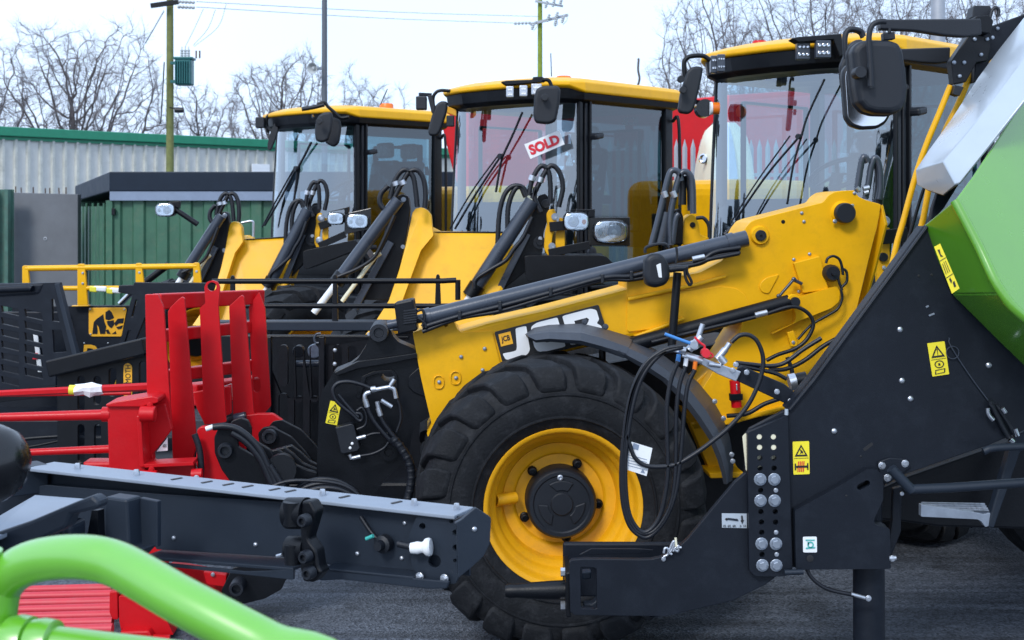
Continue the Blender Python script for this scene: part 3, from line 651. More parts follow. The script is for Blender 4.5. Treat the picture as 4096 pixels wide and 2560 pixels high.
    obox('headrest', st, 'poly_wrap', P(-1.0,-W*.5,2.66), f*.05, s*.13, up*.09, bev=.04, seg=3)
    obox('armrest', st, 'dark_interior', P(-.75,-W*.5+.31,2.05), f*.2, s*.04, up*.04, bev=.02)
    bar('seat_base', cb, 'black', P(-.75,-W*.5,1.28), P(-.75,-W*.5,1.78), .3, .3, up=s)
    vs = []; rng = random.Random(int(ux)); N = 7
    for i in range(N+1):
        for j in range(N+1): vs.append(P(-.88+.05*math.sin(i*1.7+j)+rng.uniform(-.015,.015), -W*.5-.25+.5*j/N, 1.86+.72*i/N))
    ob('seat_wrap', vs, [(i*(N+1)+j, i*(N+1)+j+1, (i+1)*(N+1)+j+1, (i+1)*(N+1)+j) for i in range(N) for j in range(N)], 'lens', cb, smooth=20)
    # roof: dark headliner and visor under a yellow cap
    out = [(.40,-W*.5),(.37,-W*.25),(.27,-W*.04),(.15,.05),(0,.10),(-L-.14,.10),(-L-.14,-W-.10),(0,-W-.10),(.15,-W-.05),(.27,-W*.96),(.37,-W*.75)]
    N = len(out); ca, cbb = -L*.45, -W*.5
    def ringf(z, ins, front=0): return [P(ca+(a-ca)*(1-ins), cbb+(b-cbb)*(1-ins), z+(front if a > .1 else 0)) for a, b in out]
    def loft(name, rings, m, bev=.0):
        v = [p for r in rings for p in r]; F_ = [(i*N+j, i*N+(j+1) % N, (i+1)*N+(j+1) % N, (i+1)*N+j) for i in range(len(rings)-1) for j in range(N)]
        F_ += [tuple(range(N)), tuple(range((len(rings)-1)*N, len(rings)*N))]; return ob(name, v, F_, m, cb, bev=bev)
    rf = loft('roof', [ringf(2.955,.015,.045), ringf(2.97,0,.045), ringf(3.045,.005,.0), ringf(3.075,.05,-.012), ringf(3.095,.16), ringf(3.10,.3)], 'yellow', .008)
    loft('headliner', [ringf(2.87,.10), ringf(2.90,.045), ringf(2.954,.03,.044)], 'black', .006)
    bar('roof_lining', cb, 'liner', P(-.15,-W*.5,zt-.10), P(-.15,-W*.5,zt-.0), W*.45, .25, up=f)
    return cb, P, ws
def lamp_cluster(par, q, d, wpx, hpx, leds=(3,2), col='chrome', yaw=0.):
    face = 'zinc' if col == 'white' else 'ram'
    pl = PL(d, q[0], yaw); u, v = q
    l = plate('work_light', par, face, pl, rd([(u-wpx/2,v-hpx/2),(u+wpx/2,v-hpx/2),(u+wpx/2,v+hpx/2),(u-wpx/2,v+hpx/2)], 5), .06, bev=.006)
    for i in range(leds[0]):
        for j in range(leds[1]):
            disc('led', l, col, pl, (u+(i-(leds[0]-1)/2)*wpx*.29, v+(j-(leds[1]-1)/2)*hpx*.44), min(wpx/leds[0],hpx/leds[1])*.36, .004, [(1,-.5),(1,1),(.85,1.2),(.5,.2),(0,.1)], 12, off=.001)
    return l
def mirror(par, outline, d, m='plastic', th=.06, k=0., bev=.025):
    pl = PL(d, outline[0][0], k); return plate('mirror', par, m, pl, rd(outline, 14), th, bev=bev, seg=4)
def headlight(par, pl, q, a, b, ind='left'):
    """oval halogen headlight in a black shell"""
    u, v = q; o = plate('headlight', par, 'gloss_black', pl, sell(u, v, a*1.05, b*1.06), .09, bev=.012, off=.024, seg=3)
    pts = sell(u, v, a*.93, b*.92); plate('reflector', o, 'chrome', pl, pts, .012, bev=.006, off=.026)
    rng = random.Random(int(u))
    sgn = -1 if ind == 'left' else 1
    plate('main_beam', o, 'zinc', pl, circ(u-sgn*a*.22, v, b*.62, 20), .01, bev=.004, off=.032)
    plate('bulb_shade', o, 'white', pl, circ(u-sgn*a*.22, v+b*.05, b*.24, 12), .012, bev=.003, off=.037)
    plate('indicator', o, 'orange' if a > 40 and ind == 'right' else 'white', pl, circ(u+sgn*a*.62, v+b*.05, a*.17, 14, b*.3), .012, bev=.003, off=.034)
    for i in range(5): plate('lens_flute', o, 'white', pl, [(u+a*(-.5+.2*i)-1,v-b*.75),(u+a*(-.5+.2*i)+1.5,v-b*.75),(u+a*(-.5+.2*i)+1.5,v-b*.35),(u+a*(-.5+.2*i)-1,v-b*.35)], .003, bev=0, off=.035)
    plate('lens', o, 'lens', pl, sell(u, v, a*.97, b*.96), .006, bev=.003, off=.046)
    return o
def hoses(par, pl, courses, r, off=0., m='hose', name='hose'):
    for c in courses: ptube(name, par, m, pl, c, r, 8, off=off)
def ferrule(par, pl, a, b, r, m='zinc', off=0.):
    return ptube('ferrule', par, m, pl, [a, b], r, 10, False, off=off)
def jcb(par, pl, quad, off):
    """white J C B letters on a black panel"""
    q = qmap(quad); pn = plate('badge_panel', par, 'ink', pl, rd(quad, 8), .004, bev=.001, off=off)
    J = [(.198,.05),(.30,.06),(.275,.75),(.25,.86),(.20,.92),(.08,.915),(.035,.88),(.02,.68),(.115,.70),(.15,.69),(.165,.60)]
    Cc = [(.40,.05),(.60,.05),(.60,.29),(.44,.29),(.425,.40),(.42,.62),(.435,.68),(.60,.68),(.595,.92),(.38,.92),(.335,.85),(.32,.72),(.32,.30),(.345,.12)]
    Bo = [(.645,.05),(.92,.05),(.965,.13),(.965,.40),(.93,.49),(.965,.58),(.965,.82),(.91,.92),(.645,.92)]
    h1 = [(.74,.27),(.86,.27),(.875,.33),(.86,.40),(.74,.40)]; h2 = [(.74,.58),(.86,.58),(.875,.66),(.86,.74),(.74,.74)]
    for p in (J, Cc): plate('letter', pn, 'white', pl, [q(*c) for c in rd(p,.03,2)], .002, bev=0, off=off+.004)
    plate('letter', pn, 'white', pl, [q(*c) for c in rd(Bo,.03,2)], .002, holes=[[q(*c) for c in h1],[q(*c) for c in h2]], bev=0, off=off+.004)
    sq = [q(.03,.10),q(.145,.10),q(.14,.47),q(.025,.47)]; plate('small_badge', pn, 'orange_sticker', pl, sq, .002, bev=0, off=off+.004)
    text('small_lettering', pn, 'ink', 'JCB', pl, [q(.045,.18),q(.128,.18),q(.123,.39),q(.04,.39)], off+.0065, .001, bold=.02)

# ------------------------------------------------------------------ the nearest loader
LG = 'yellow telescopic loaders parked in a row'
T1 = thing('telescopic_loader', 'nearest yellow loader in side view with its boom and front wheel beside the red grab', 'loader', (1.0, 7.2, 0), LG)
KB = .06
WC = at(2234, 2015, 5.88); WC.z = .645; AX = Vector((KB,-1,0)).normalized()
full_wheel(T1, WC, AX, .65)
side_off = AX*-1.75
full_wheel(T1, WC+side_off, AX, .65, False)
full_wheel(T1, Vector((2.42, 7.75, .645)), Vector((.70,-.71,0)), .65, False); full_wheel(T1, Vector((1.1, 9.1, .645)), Vector((.70,-.71,0)), .65, False)
BM = PL(6.25, 2243, KB)
tube('front_axle', T1, 'black', [WC, WC+side_off], .11, 14)
# boom: head plate, beam and tower
plate('boom_head', T1, 'yellow', BM, rd(Z7([(467,238),(558,205),(575,190),(600,176),(622,180),(640,196),(652,225),(670,238),(795,232),(900,640),(760,760),(560,760),(525,655),(545,615),(500,420)]), 6), .34, holes=[circ(*Z7(603,205), 9, 12)], bev=.006, off=.008)
plate('boom', T1, 'yellow', BM, B3([(330,1070),(600,990),(980,905),(1440,785),(1660,722),(1760,700),(1900,1000),(1560,1090),(690,1290),(500,1300)]), .34, bev=.02)
plate('boom_tower', T1, 'yellow', BM, rd(B4([(-140,640),(180,610),(300,590),(430,520),(520,420),(575,320),(605,283),(640,268),(1045,165),(1075,125),(1110,103),(1160,95),(1235,92),(1258,130),(1300,150),(1397,178),(1370,320),(1310,560),(1245,830),(1180,1020),(1060,1240),(900,1400),(480,1500),(260,1380),(430,1110),(540,960),(560,880),(200,900),(-140,940)]), 8), .30, bev=.006, off=.004)
plate('tower_side', T1, 'yellow', PL(6.4, 3490, -1.2), B4([(1397,178),(1425,300),(1360,560),(1280,830),(1200,1000),(1180,1020),(1245,830),(1310,560),(1370,320)]), .02, bev=.004)
plate('beam_recess', T1, 'yellow', BM, rd(B4([(-140,760),(180,700),(430,672),(520,685),(570,720),(600,790),(602,830),(200,905),(-140,950)]), 12), .01, bev=.003, off=.010)
plate('rib', T1, 'yellow', BM, B4([(-140,738),(270,650),(460,600),(450,620),(300,665),(-140,760)]), .03, bev=.006, off=.035)
plate('rib', T1, 'yellow', BM, B3([(1560,1075),(1900,950),(1910,968),(1600,1085)]), .04, bev=.006, off=.04)
plate('tower_recess', T1, 'yellow', BM, rd(B4([(780,598),(700,620),(665,650),(658,680),(675,710),(715,718)]), 10), .01, bev=.004, off=.012)
plate('lower_frame', T1, 'yellow', PL(6.34, 2243, KB), rd(B4([(560,900),(1180,700),(1250,840),(1150,1100),(880,1420),(430,1512),(300,1480),(180,1330),(420,1120)]), 10), .3, bev=.006)
plate('lower_frame_rib', T1, 'yellow', BM, B4([(250,1500),(480,1460),(830,1385),(850,1400),(500,1500),(260,1530)]), .05, bev=.006, off=.03)
plate('axle_housing', T1, 'yellow', PL(6.45, 2243, KB), rd(B5([(640,650),(800,700),(1010,1060),(840,1080),(760,900),(700,760)]), 8), .2, bev=.008)
plate('axle_shelf', T1, 'yellow', PL(6.3, 2243, KB), B5([(810,1045),(1020,1040),(1020,1075),(820,1080)]), .2, bev=.006)
plate('chassis', T1, 'black', PL(6.6, 2600, .0), B4([(-900,1250),(500,1000),(900,1200),(1000,1700),(900,2050),(-200,2050),(-900,1700)]), .5, bev=.02)
obox('rear_chassis', T1, 'black', (2.1,8.6,.75), (.9,.6,0), (-.35,.45,0), (0,0,.28), bev=.03)
obox('engine_hood', T1, 'yellow', (4.1,9.9,1.35), (.75,.62,0), (-.45,.5,0), (0,0,.5), bev=.12, seg=3)
# pins, bosses and studs on the tower
for q, r, m in (((661,365),46,'yellow'),((1162,228),56,'yellow')): disc('boss', T1, m, BM, B4(*q), r/1.512*1.1, .02, [(1.18,0),(1.05,.6),(1,1),(0,1)], 32, off=.004)
disc('pin', T1, 'plastic', BM, B4(661,365), 33/1.512, .012, off=.024); disc('pin', T1, 'plastic', BM, B4(1162,230), 61/1.512, .045, off=.02)
disc('pin_centre', T1, 'black', BM, B4(661,365), 5, .003, off=.036)
bolt(T1, BM, B4(1213,185), 7, off=.03); bolt(T1, BM, B4(1108,280), 9, off=.03)
for q in ((916,230),(929,282),(1234,110),(868,511),(963,478),(898,705)): bolt(T1, BM, B4(*q), 7, 'zincd', 'dome', off=.006)
disc('hole', T1, 'black', BM, B4(804,283), 8, .001, off=.004)
plate('cover_plate', T1, 'yellow', BM, rd(B4([(858,530),(1015,488),(1035,560),(1068,690),(915,712),(900,660)]), 5), .03, bev=.004, off=.034)
plate('link_bracket', T1, 'yellow', BM, rd(B4([(830,750),(1110,668),(1130,700),(1125,760),(1080,800),(880,880),(720,958),(735,945),(855,890),(868,850),(850,800)]), 10), .04, bev=.005, off=.05)
plate('hose_tab', T1, 'yellow', BM, B4([(810,945),(850,935),(872,1010),(868,1028),(832,1030)]), .02, bev=.003, off=.06); bolt(T1, BM, B4(846,1005), 7, off=.062)
for a, b in (((760,730),(848,628)),): ptube('sensor_rod', T1, 'ram', BM, B4([a, b]), 6, 8, False, off=.06)
bolt(T1, BM, B4(760,728), 10, 'ram', 'dome', off=.06); bolt(T1, BM, B4(850,628), 10, 'ram', 'dome', off=.06); ptube('sensor_arm', T1, 'ram', BM, B4([(840,625),(900,655)]), 7, 6, False, off=.055)
disc('sensor', T1, 'plastic', BM, B4(1078,590), 34, .05, [(1,0),(1,.6),(.8,1),(.3,1),(.25,1.4),(0,1.4)], 24, off=.03)
hoses(T1, BM, [B4([(1038,530),(1050,500),(1085,488),(1120,510),(1135,560),(1140,600)]), B4([(1130,560),(1160,580),(1162,640),(1130,680),(1135,740),(1110,800),(1060,835),(950,900),(870,985)]), B4([(1110,600),(1115,640),(1135,690)])], 5.5, .07)
# name badge on the boom
jcb(T1, BM, B3([(632,1052),(1330,868),(1402,1100),(690,1268)]), .024)
for q in ((410,1220),(568,1165),(554,1309)): bolt(T1, BM, B3(*q), 8, 'zincd', 'dome', off=.014)
for q, w_ in (((260,1390),40),((373,1362),40)):
    u, v = B3(*q); plate('sunk_pad', T1, 'yellow', BM, slot(u, v, 44, 58), .006, holes=[slot(u, v, 34, 48)], bev=.003, off=.016); bolt(T1, BM, (u+2,v), 8, 'zincd', 'dome', off=.012)
# upper ram with its clipped hoses
UR = PL(6.18, 2243, KB); UP = [B3(165,960), B3(2330,425)]
rr = ptube('upper_ram', T1, 'ram', UR, UP, 33, 20, False)
ptube('ram_rod', T1, 'ram', UR, [B2(1640,632), B3(175,958)], 18, 14, False)
for f_ in (.0,.94): q = (UP[0][0]+(UP[1][0]-UP[0][0])*f_, UP[0][1]+(UP[1][1]-UP[0][1])*f_); q2 = (q[0]+26,q[1]-7); ptube('ram_collar', T1, 'ram', UR, [q, q2], 37, 20, False)
hp = B3([(150,1000),(400,925),(660,862),(1000,770),(1350,672),(1540,660),(1700,620),(1830,590),(2000,560),(2100,500),(2270,470)]); ptube('hose', T1, 'hose', UR, [(u, v+10) for u, v in hp], 10, 8, off=.05); ptube('hose', T1, 'hose', UR, [(u, v+24+6*math.sin(u*.02)) for u, v in hp], 9, 8, off=.045)
hp2 = B3([(1830,600),(1960,575),(2060,540),(2160,520),(2260,500)]); ptube('hose', T1, 'hose', UR, [(u,v+14) for u,v in hp2], 9, 8, off=.06)
ferrule(T1, UR, B3(1945,562), B3(2025,545), 11, off=.07)
for x, y in ((400,915),(668,850),(1005,760),(1350,672),(1543,652)): u, v = B3(x,y); obox('clip', T1, 'plastic', UR.p((u,v+12),.05), (.008,0,0), (0,.02,0), (0,0,.022))
obox('valve_block', T1, 'black', UR.p(B3(45,945),.02), (.045,.0,.01), (0,.06,0), (-.01,0,.075), bev=.01)
for k in range(6): obox('block_fin', T1, 'plastic', UR.p(B3(72,900+k*16),.06), (.03,0,.004), (0,.03,0), (0,0,.0035), bev=0)
hoses(T1, UR, [B3([(95,920),(150,900),(165,960),(150,1010)]), B3([(90,965),(130,960),(165,990),(175,1020)])], 6, .06)
# lower ram
LR = PL(6.16, 2243, KB); ptube('lower_ram', T1, 'black', LR, B4([(-160,1040),(840,768)]), 30, 20, False)
ptube('hose', T1, 'hose', LR, B4([(330,925),(640,850),(820,795),(900,805),(955,850),(970,910),(930,990),(860,1045),(760,1080),(690,1115)]), 8, 8, off=.045)
ferrule(T1, LR, B4(617,843), B4(688,825), 12, off=.06); ptube('hose', T1, 'hose', LR, B4([(0,1005),(330,925)]), 8, 8, off=.045)
disc('pin', T1, 'plastic', LR, B4(865,765), 20, .05); disc('pin_collar', T1, 'yellow', LR, B4(860,760), 27, .03)
plate('frame_opening', T1, 'black', BM, slot(*B4(755,1100), 52, 98, 72), .01, bev=.003, off=-.05)
plate('opening_rim', T1, 'black', PL(6.30,2243,KB), slot(*B4(755,1100), 56, 104, 72), .02, bev=.003)
hoses(T1, BM, [B4([(690,1165),(790,1160),(900,1110),(1020,1020),(1150,955),(1250,940)]), B4([(440,1440),(560,1425),(660,1370),(760,1335)]), B4([(800,1090),(825,1160),(830,1210)])], 9, .09)
def fire_bottle():
    t = thing('red_canister', 'small red canister strapped to the yellow loader frame', 'canister', BM.p(B4(490,1385)))
    ptube('bottle', t, 'red', BM, B4([(483,1225),(495,1385)]), 21, 18, False, off=.10); ptube('strap', t, 'black', BM, B4([(484,1302),(487,1340)]), 24, 18, False, off=.10)
    bar('pin_clip', t, 'zinc', BM.p(B4(483,1240),.14), BM.p(B4(484,1280),.14), .006, .006)
    plate('strap_tail', t, 'black', BM, B4([(446,1305),(522,1300),(522,1338),(446,1342)]), .006, bev=.001, off=.135)
fire_bottle()
# mudguard over the near front wheel
MG = PL(5.86, 2243, KB)
mo = B3([(845,1052),(900,1010),(1000,990),(1220,980),(1370,1015),(1560,1075)])+B5([(330,215),(480,290),(620,392),(740,490),(830,598),(890,705),(930,820),(952,960),(945,1080)])
mi_ = B3([(870,1090),(915,1118),(1000,1112),(1210,1130),(1340,1165),(1500,1225)])+B5([(250,322),(400,400),(530,485),(640,595),(735,720),(815,840),(865,960),(890,1040),(905,1110)])
mo = [(u, v+9+(6 if k < 5 else 0)) for k, (u, v) in enumerate(mo)]; n_ = len(mo); MF = PL(6.22, 2243, KB); near = [(q[0]*.5+p[0]*.5, q[1]*.5+p[1]*.5) for q, p in zip(mo, mi_)]
V = [MG.p(q) for q in near]+[MG.p(q) for q in mi_]+[MG.p((q[0]*.35+p[0]*.65, q[1]*.35+p[1]*.65), .02) for q, p in zip(near, mi_)]+[MF.p(q) for q in mo]
Fm = [(i,i+1,2*n_+i+1,2*n_+i) for i in range(n_-1)]+[(2*n_+i,2*n_+i+1,n_+i+1,n_+i) for i in range(n_-1)]+[(3*n_+i,3*n_+i+1,i+1,i) for i in range(n_-1)]
ob('mudguard', V, Fm, 'mudguard', T1, solid=.012, bev=.005)
for q in ((840,610),(893,712),(942,930),(948,970)): bolt(T1, MG, B5(*q), 10, off=.02)
for q in ((60,128),(185,158)): bolt(T1, MG, B5(q[0],q[1]+4), 12, 'mudguard', off=.0)
ptube('mudguard_stay', T1, 'black', PL(6.05,2243,KB), B3([(1865,655),(1850,850),(1825,1160)]), 17, 14, False)
ptube('mudguard_stay', T1, 'black', PL(6.05,2243,KB), B5([(165,260),(165,420)]), 14, 10, False)
# indicator lamp on its stalk
SL = PL(5.95, 2243, KB)
plate('side_lamp', T1, 'plastic', SL, rd(B3([(1650,560),(1690,528),(1750,525),(1790,560),(1815,610),(1822,690),(1790,740),(1720,762),(1660,745),(1645,690)]), 14), .09, bev=.03, seg=4)
plate('side_lamp_lens', T1, 'white', SL, rd(B3([(1722,605),(1752,592),(1760,690),(1738,688)]), 3), .01, bev=.002, off=.004)
ptube('lamp_arm', T1, 'plastic', SL, B3([(1800,640),(1880,630),(1945,628)]), 13, 10, False, off=-.04)
ptube('lamp_cable', T1, 'hose', SL, B3([(1865,485),(1870,540),(1860,600)]), 5, 6, off=-.03); ptube('lamp_cable', T1, 'hose', SL, B3([(1920,640),(1930,700),(1955,740),(1968,720),(1940,660),(1935,620)]), 6, 6, off=-.03)
ptube('lamp_cable', T1, 'hose', SL, B3([(1655,525),(1660,490),(1720,468),(1790,465),(1815,490)]), 6, 6, off=-.03)
# quick-hitch carriage at the boom end
HP = PL(6.22, 1500, KB)
plate('hitch_frame', T1, 'black', HP, rd(B8([(258,445),(375,398),(440,345),(500,250),(528,180),(545,110),(590,82),(640,82),(685,120),(700,175),(745,225),(860,272),(890,300),(930,420),(985,700),(975,790),(880,850),(845,930),(825,1080),(760,1150),(640,1270),(545,1400),(120,1400),(125,1200),(145,700),(165,600)]), 8), .16, holes=[circ(*B8(668,475), 29, 16, 24)], bev=.006)
plate('hitch_shoulder', T1, 'black', HP, rd(B8([(262,448),(440,362),(640,335),(885,300),(888,335),(700,372),(440,415),(285,470)]), 6), .05, bev=.012, off=.045)
plate('hitch_cheek', T1, 'black', HP, rd(B8([(820,480),(900,410),(930,430),(965,640),(870,610),(815,560)]), 12), .02, bev=.008, off=.012)
plate('hitch_rib', T1, 'black', HP, rd(B8([(430,640),(470,480),(560,440),(700,430),(735,470),(740,620),(715,640),(715,480),(690,450),(570,462),(500,490),(455,650)]), 5), .02, bev=.005, off=.018)
disc('pivot', T1, 'plastic', HP, B8(600,143), 37, .08, [(1,-2),(1,.8),(.93,1),(.55,1),(.5,.85),(0,.85)], 30, off=.0)
bolt(T1, HP, B8(521,160), 7, off=.02); bolt(T1, HP, B8(690,118), 7, off=.02)
disc('disc_pad', T1, 'black', HP, B8(672,1050), 36, .02, [(1,0),(1,1),(.5,1),(.45,.5),(0,.5)], 24)
plate('control_box', T1, 'plastic', HP, rd(B8([(275,850),(395,820),(415,830),(460,1000),(440,1025),(340,1045),(318,1040)]), 4), .07, bev=.006, off=.08)
for q in ((403,968),(388,1000)): bolt(T1, HP, B8(*q), 6, 'white', 'dome', off=.083)
def sticker(par, pl, quad, off, kind):
    q = qmap(quad); s_ = plate('warning_sticker', par, 'sticker', pl, rd(quad, 4), .002, bev=0, off=off); o2 = off+.002
    def tri(c, w_, h_, in_=False):
        T = [(c[0],c[1]-h_/2),(c[0]+w_/2,c[1]+h_/2),(c[0]-w_/2,c[1]+h_/2)]; 
        sc_ = .72; cy = c[1]+h_*.10; I = [(c[0]+(a-c[0])*sc_*.9, cy+(b-cy)*sc_*.9) for a, b in T]
        plate('triangle', s_, 'ink', pl, [q(*a) for a in T], .001, holes=[[q(*a) for a in I]], bev=0, off=o2)
    tri((.5,.27),.8,.36)
    plate('divider', s_, 'ink', pl, [q(.06,.5),q(.94,.5),q(.94,.51),q(.06,.51)], .001, bev=0, off=o2)
    if kind == 'excl': plate('mark', s_, 'ink', pl, [q(.47,.20),q(.53,.20),q(.515,.345),q(.485,.345)], .001, bev=0, off=o2); plate('mark', s_, 'ink', pl, [q(.475,.365),q(.525,.365),q(.525,.39),q(.475,.39)], .001, bev=0, off=o2)
    else:
        plate('mark', s_, 'ink', pl, [q(.42,.22),q(.60,.30),q(.62,.37),q(.52,.345),q(.40,.385),q(.47,.32)], .001, bev=0, off=o2)
    if kind == 'pinch':
        for k in range(4): plate('mark', s_, 'redink', pl, [q(.30+.11*k,.60),q(.36+.11*k,.60),q(.30+.11*k,.92),q(.24+.11*k,.92)], .001, bev=0, off=o2)
        plate('mark', s_, 'ink', pl, [q(.08,.66),q(.16,.66),q(.16,.73),q(.84,.73),q(.84,.66),q(.92,.66),q(.92,.86),q(.84,.86),q(.84,.79),q(.16,.79),q(.16,.86),q(.08,.86)], .001, bev=0, off=o2+.001)
    else:
        plate('mark', s_, 'ink', pl, [q(*c) for c in circ(.5,.66,.28,18,.115)], .001, holes=[[q(*c) for c in circ(.5,.66,.22,18,.09)]], bev=0, off=o2)
        plate('mark', s_, 'ink', pl, [q(.44,.63),q(.56,.63),q(.56,.70),q(.44,.70)], .001, bev=0, off=o2)
        plate('mark', s_, 'ink', pl, [q(.22,.82),q(.82,.80),q(.76,.93),q(.16,.95)], .001, holes=[[q(.27,.84),q(.75,.82),q(.71,.91),q(.23,.93)]], bev=0, off=o2)
    return s_
sticker(T1, HP, B8([(230,665),(312,685),(280,852),(192,835)]), .004, 'hand')
hoses(T1, HP, [B8([(545,555),(470,525),(380,505),(300,515),(262,560),(275,630),(330,690),(400,745),(455,795),(480,780),(465,745),(430,740)]), B8([(300,600),(340,650),(400,720),(450,770)])], 8, .09)
hoses(T1, HP, [B8([(518,690),(545,760),(600,840),(680,930),(720,970)]), B8([(612,750),(640,810),(690,880),(740,940)])], 10, .10)
hoses(T1, HP, [B8([(735,620),(760,700),(765,790),(735,880)]), B8([(500,912),(560,892),(640,888),(700,890)]), B8([(465,1058),(560,1040),(640,1000),(680,950)]), B8([(440,860),(500,830),(510,760),(480,700),(440,720)])], 6, .09)
ptube('spiral_sleeve', T1, 'plastic', HP, B8([(700,915),(770,1000),(830,1100),(845,1200),(835,1300),(810,1420)]), 17, 12, off=.10)
for k, (x, y) in enumerate(((722,938),(755,975),(785,1020),(812,1065),(833,1115),(844,1165),(846,1215),(842,1265),(834,1315),(822,1365))): lathe('sleeve_turn', T1, 'plastic', HP.p(B8(x,y),.10), (.5 if k < 4 else .1,0,-1), [(.0205,-.008),(.022,-.004),(.022,.004),(.0205,.008)], 14, cap=False)
for c in ([(540,580),(510,590),(498,620),(512,690)],[(560,565),(690,540)],[(680,545),(715,560),(732,625)],[(590,650),(598,690),(612,755)],[(690,530),(720,485)],[(620,640),(700,690)]): ptube('pipe_fitting', T1, 'zinc', HP, B8(c), 9, 10, off=.10)
ferrule(T1, HP, B8(500,635), B8(518,690), 11, off=.10); ferrule(T1, HP, B8(598,700), B8(616,755), 11, off=.10); ferrule(T1, HP, B8(545,562), B8(580,556), 13, off=.10); ferrule(T1, HP, B8(440,925), B8(505,908), 8, off=.10); ferrule(T1, HP, B8(385,1045), B8(400,1078), 7, off=.10); ferrule(T1, HP, B8(405,1072), B8(465,1058), 8, off=.10)
for i in range(3): ptube('hose', T1, 'hose', HP, B8([(-30-10*i,1300+20*i),(80,1235+25*i),(200,1215+22*i),(320,1235+18*i),(430,1300+12*i),(490,1380),(530,1440)]), 10, 8, off=.14+.03*i)
# cab of the nearest loader
cb1, Pc1, ws1 = cab(T1, 3572, 8.41, 47, 1.41, 1.25)
GL1 = PL(8.62, 3230, -1.07)
def wiper(par, pl, arm, blade, arm2=None):
    o = ptube('wiper', par, 'plastic', pl, arm, 4.5, 8, True, off=.10)
    if arm2: ptube('wiper_arm', o, 'plastic', pl, arm2, 3.5, 6, True, off=.10)
    ptube('wiper_blade', o, 'hose', pl, blade, 5, 6, True, off=.085)
    disc('wiper_joint', o, 'plastic', pl, arm[-1], 11, .02, off=.10)
wiper(cb1, GL1, Z4([(570,1330),(760,1060),(955,830)]), Z4([(1100,485),(1000,700),(960,830),(910,1010),(875,1235)]), Z4([(540,1350),(700,1100),(900,825)]))
# work lights, mirrors and beacon
lamp_cluster(cb1, Z4(388,388), 8.75, 27, 70, (2,2)); lamp_cluster(cb1, Z4(432,380), 8.70, 32, 70, (3,2))
lamp_cluster(cb1, Z4(930,306), 8.30, 54, 70, (3,2)); lamp_cluster(cb1, Z4(1051,296), 8.22, 60, 70, (3,2))
plate('visor_tray', cb1, 'black', PL(8.25, 3250, 0), Z4([(855,232),(900,222),(1160,203),(1170,330),(1150,345),(1110,240),(900,256)]), .12, bev=.006)
mm = mirror(cb1, Z4([(225,430),(255,402),(300,398),(322,410),(318,450),(285,600),(262,670),(235,690),(180,682),(170,660),(185,560)]), 8.55)
ptube('mirror_arm', mm, 'black', PL(8.6), Z4([(215,500),(205,400),(215,360),(250,340),(320,338),(365,365)]), 9.5, 10)
for q in ((185,480),(198,545)): disc('mirror_knob', mm, 'plastic', PL(8.5), Z4(*q), 14, .03, n=14)
bk = disc('beacon_base', cb1, 'gloss_black', PL(9.2), Z4(330,655), 36, .03, [(1,-3),(1,1),(0,1)], 24); bar('beacon_arm', cb1, 'black', at(*Z4(270,615),9.2), at(*Z4(330,625),9.25), .03, .03)
ptube('beacon_lens', cb1, 'orange', PL(9.15), Z4([(370,655),(418,655)]), 24, 18, False); ptube('beacon_collar', cb1, 'white', PL(9.15), Z4([(362,655),(376,655)]), 26, 18, False)
mm2 = mirror(cb1, Z4([(1205,270),(1240,240),(1290,235),(1310,300),(1300,420),(1240,560),(1160,520),(1150,400)]), 7.7, bev=.02)
ptube('mirror_arm', mm2, 'black', PL(7.8), Z4([(1180,360),(1175,220),(1195,190),(1230,182),(1270,200),(1285,230)]), 9, 10)
lathe('roof_beacon', cb1, 'red', at(*Z4(662,258),9.0), (0,0,1), [(.05,-.03),(.05,.0),(.045,.012),(0,.014)], 16)
ptube('aerial', cb1, 'black', PL(9.3), Z4([(1062,75),(1062,200)]), 2, 5, False)
# near steering-arm assembly beside the cab
SA = PL(7.3); plate('arm_plate', T1, 'yellow', SA, rd(C6([(20,300),(40,280),(60,300),(75,400),(110,395),(112,700),(25,860),(15,700)]), 6), .05, bev=.006)
disc('arm_disc', T1, 'zincd', SA, C6(65,350), 22, .02, off=.004); bolt(T1, SA, C6(82,358), 9, off=.02); disc('arm_disc', T1, 'plastic', SA, C6(58,620), 18, .02, off=.004); bolt(T1, SA, C6(65,700), 8, off=.01)
bar('arm_strap', T1, 'black', SA.p(C6(30,470),.03), SA.p(C6(230,450),.03), .03, .08)
# hose arches above the tower
HA = PL(6.9); hoses(T1, HA, [B6([(270,1335),(290,1240),(308,1130),(330,1065),(352,1075),(370,1150),(372,1260),(360,1340)]), B6([(215,1290),(230,1180),(250,1070),(270,1055),(290,1090)])], 13, m='ram')
ptube('hose', T1, 'hose', HA, B6([(330,1065),(352,1080),(372,1150),(375,1270),(370,1400)]), 17, 10, off=-.03)
for a, b in (((205,1262),(225,1285)),((250,1270),(290,1262)),((255,1300),(285,1290))): ferrule(T1, HA, B6(*a), B6(*b), 11, off=.02)
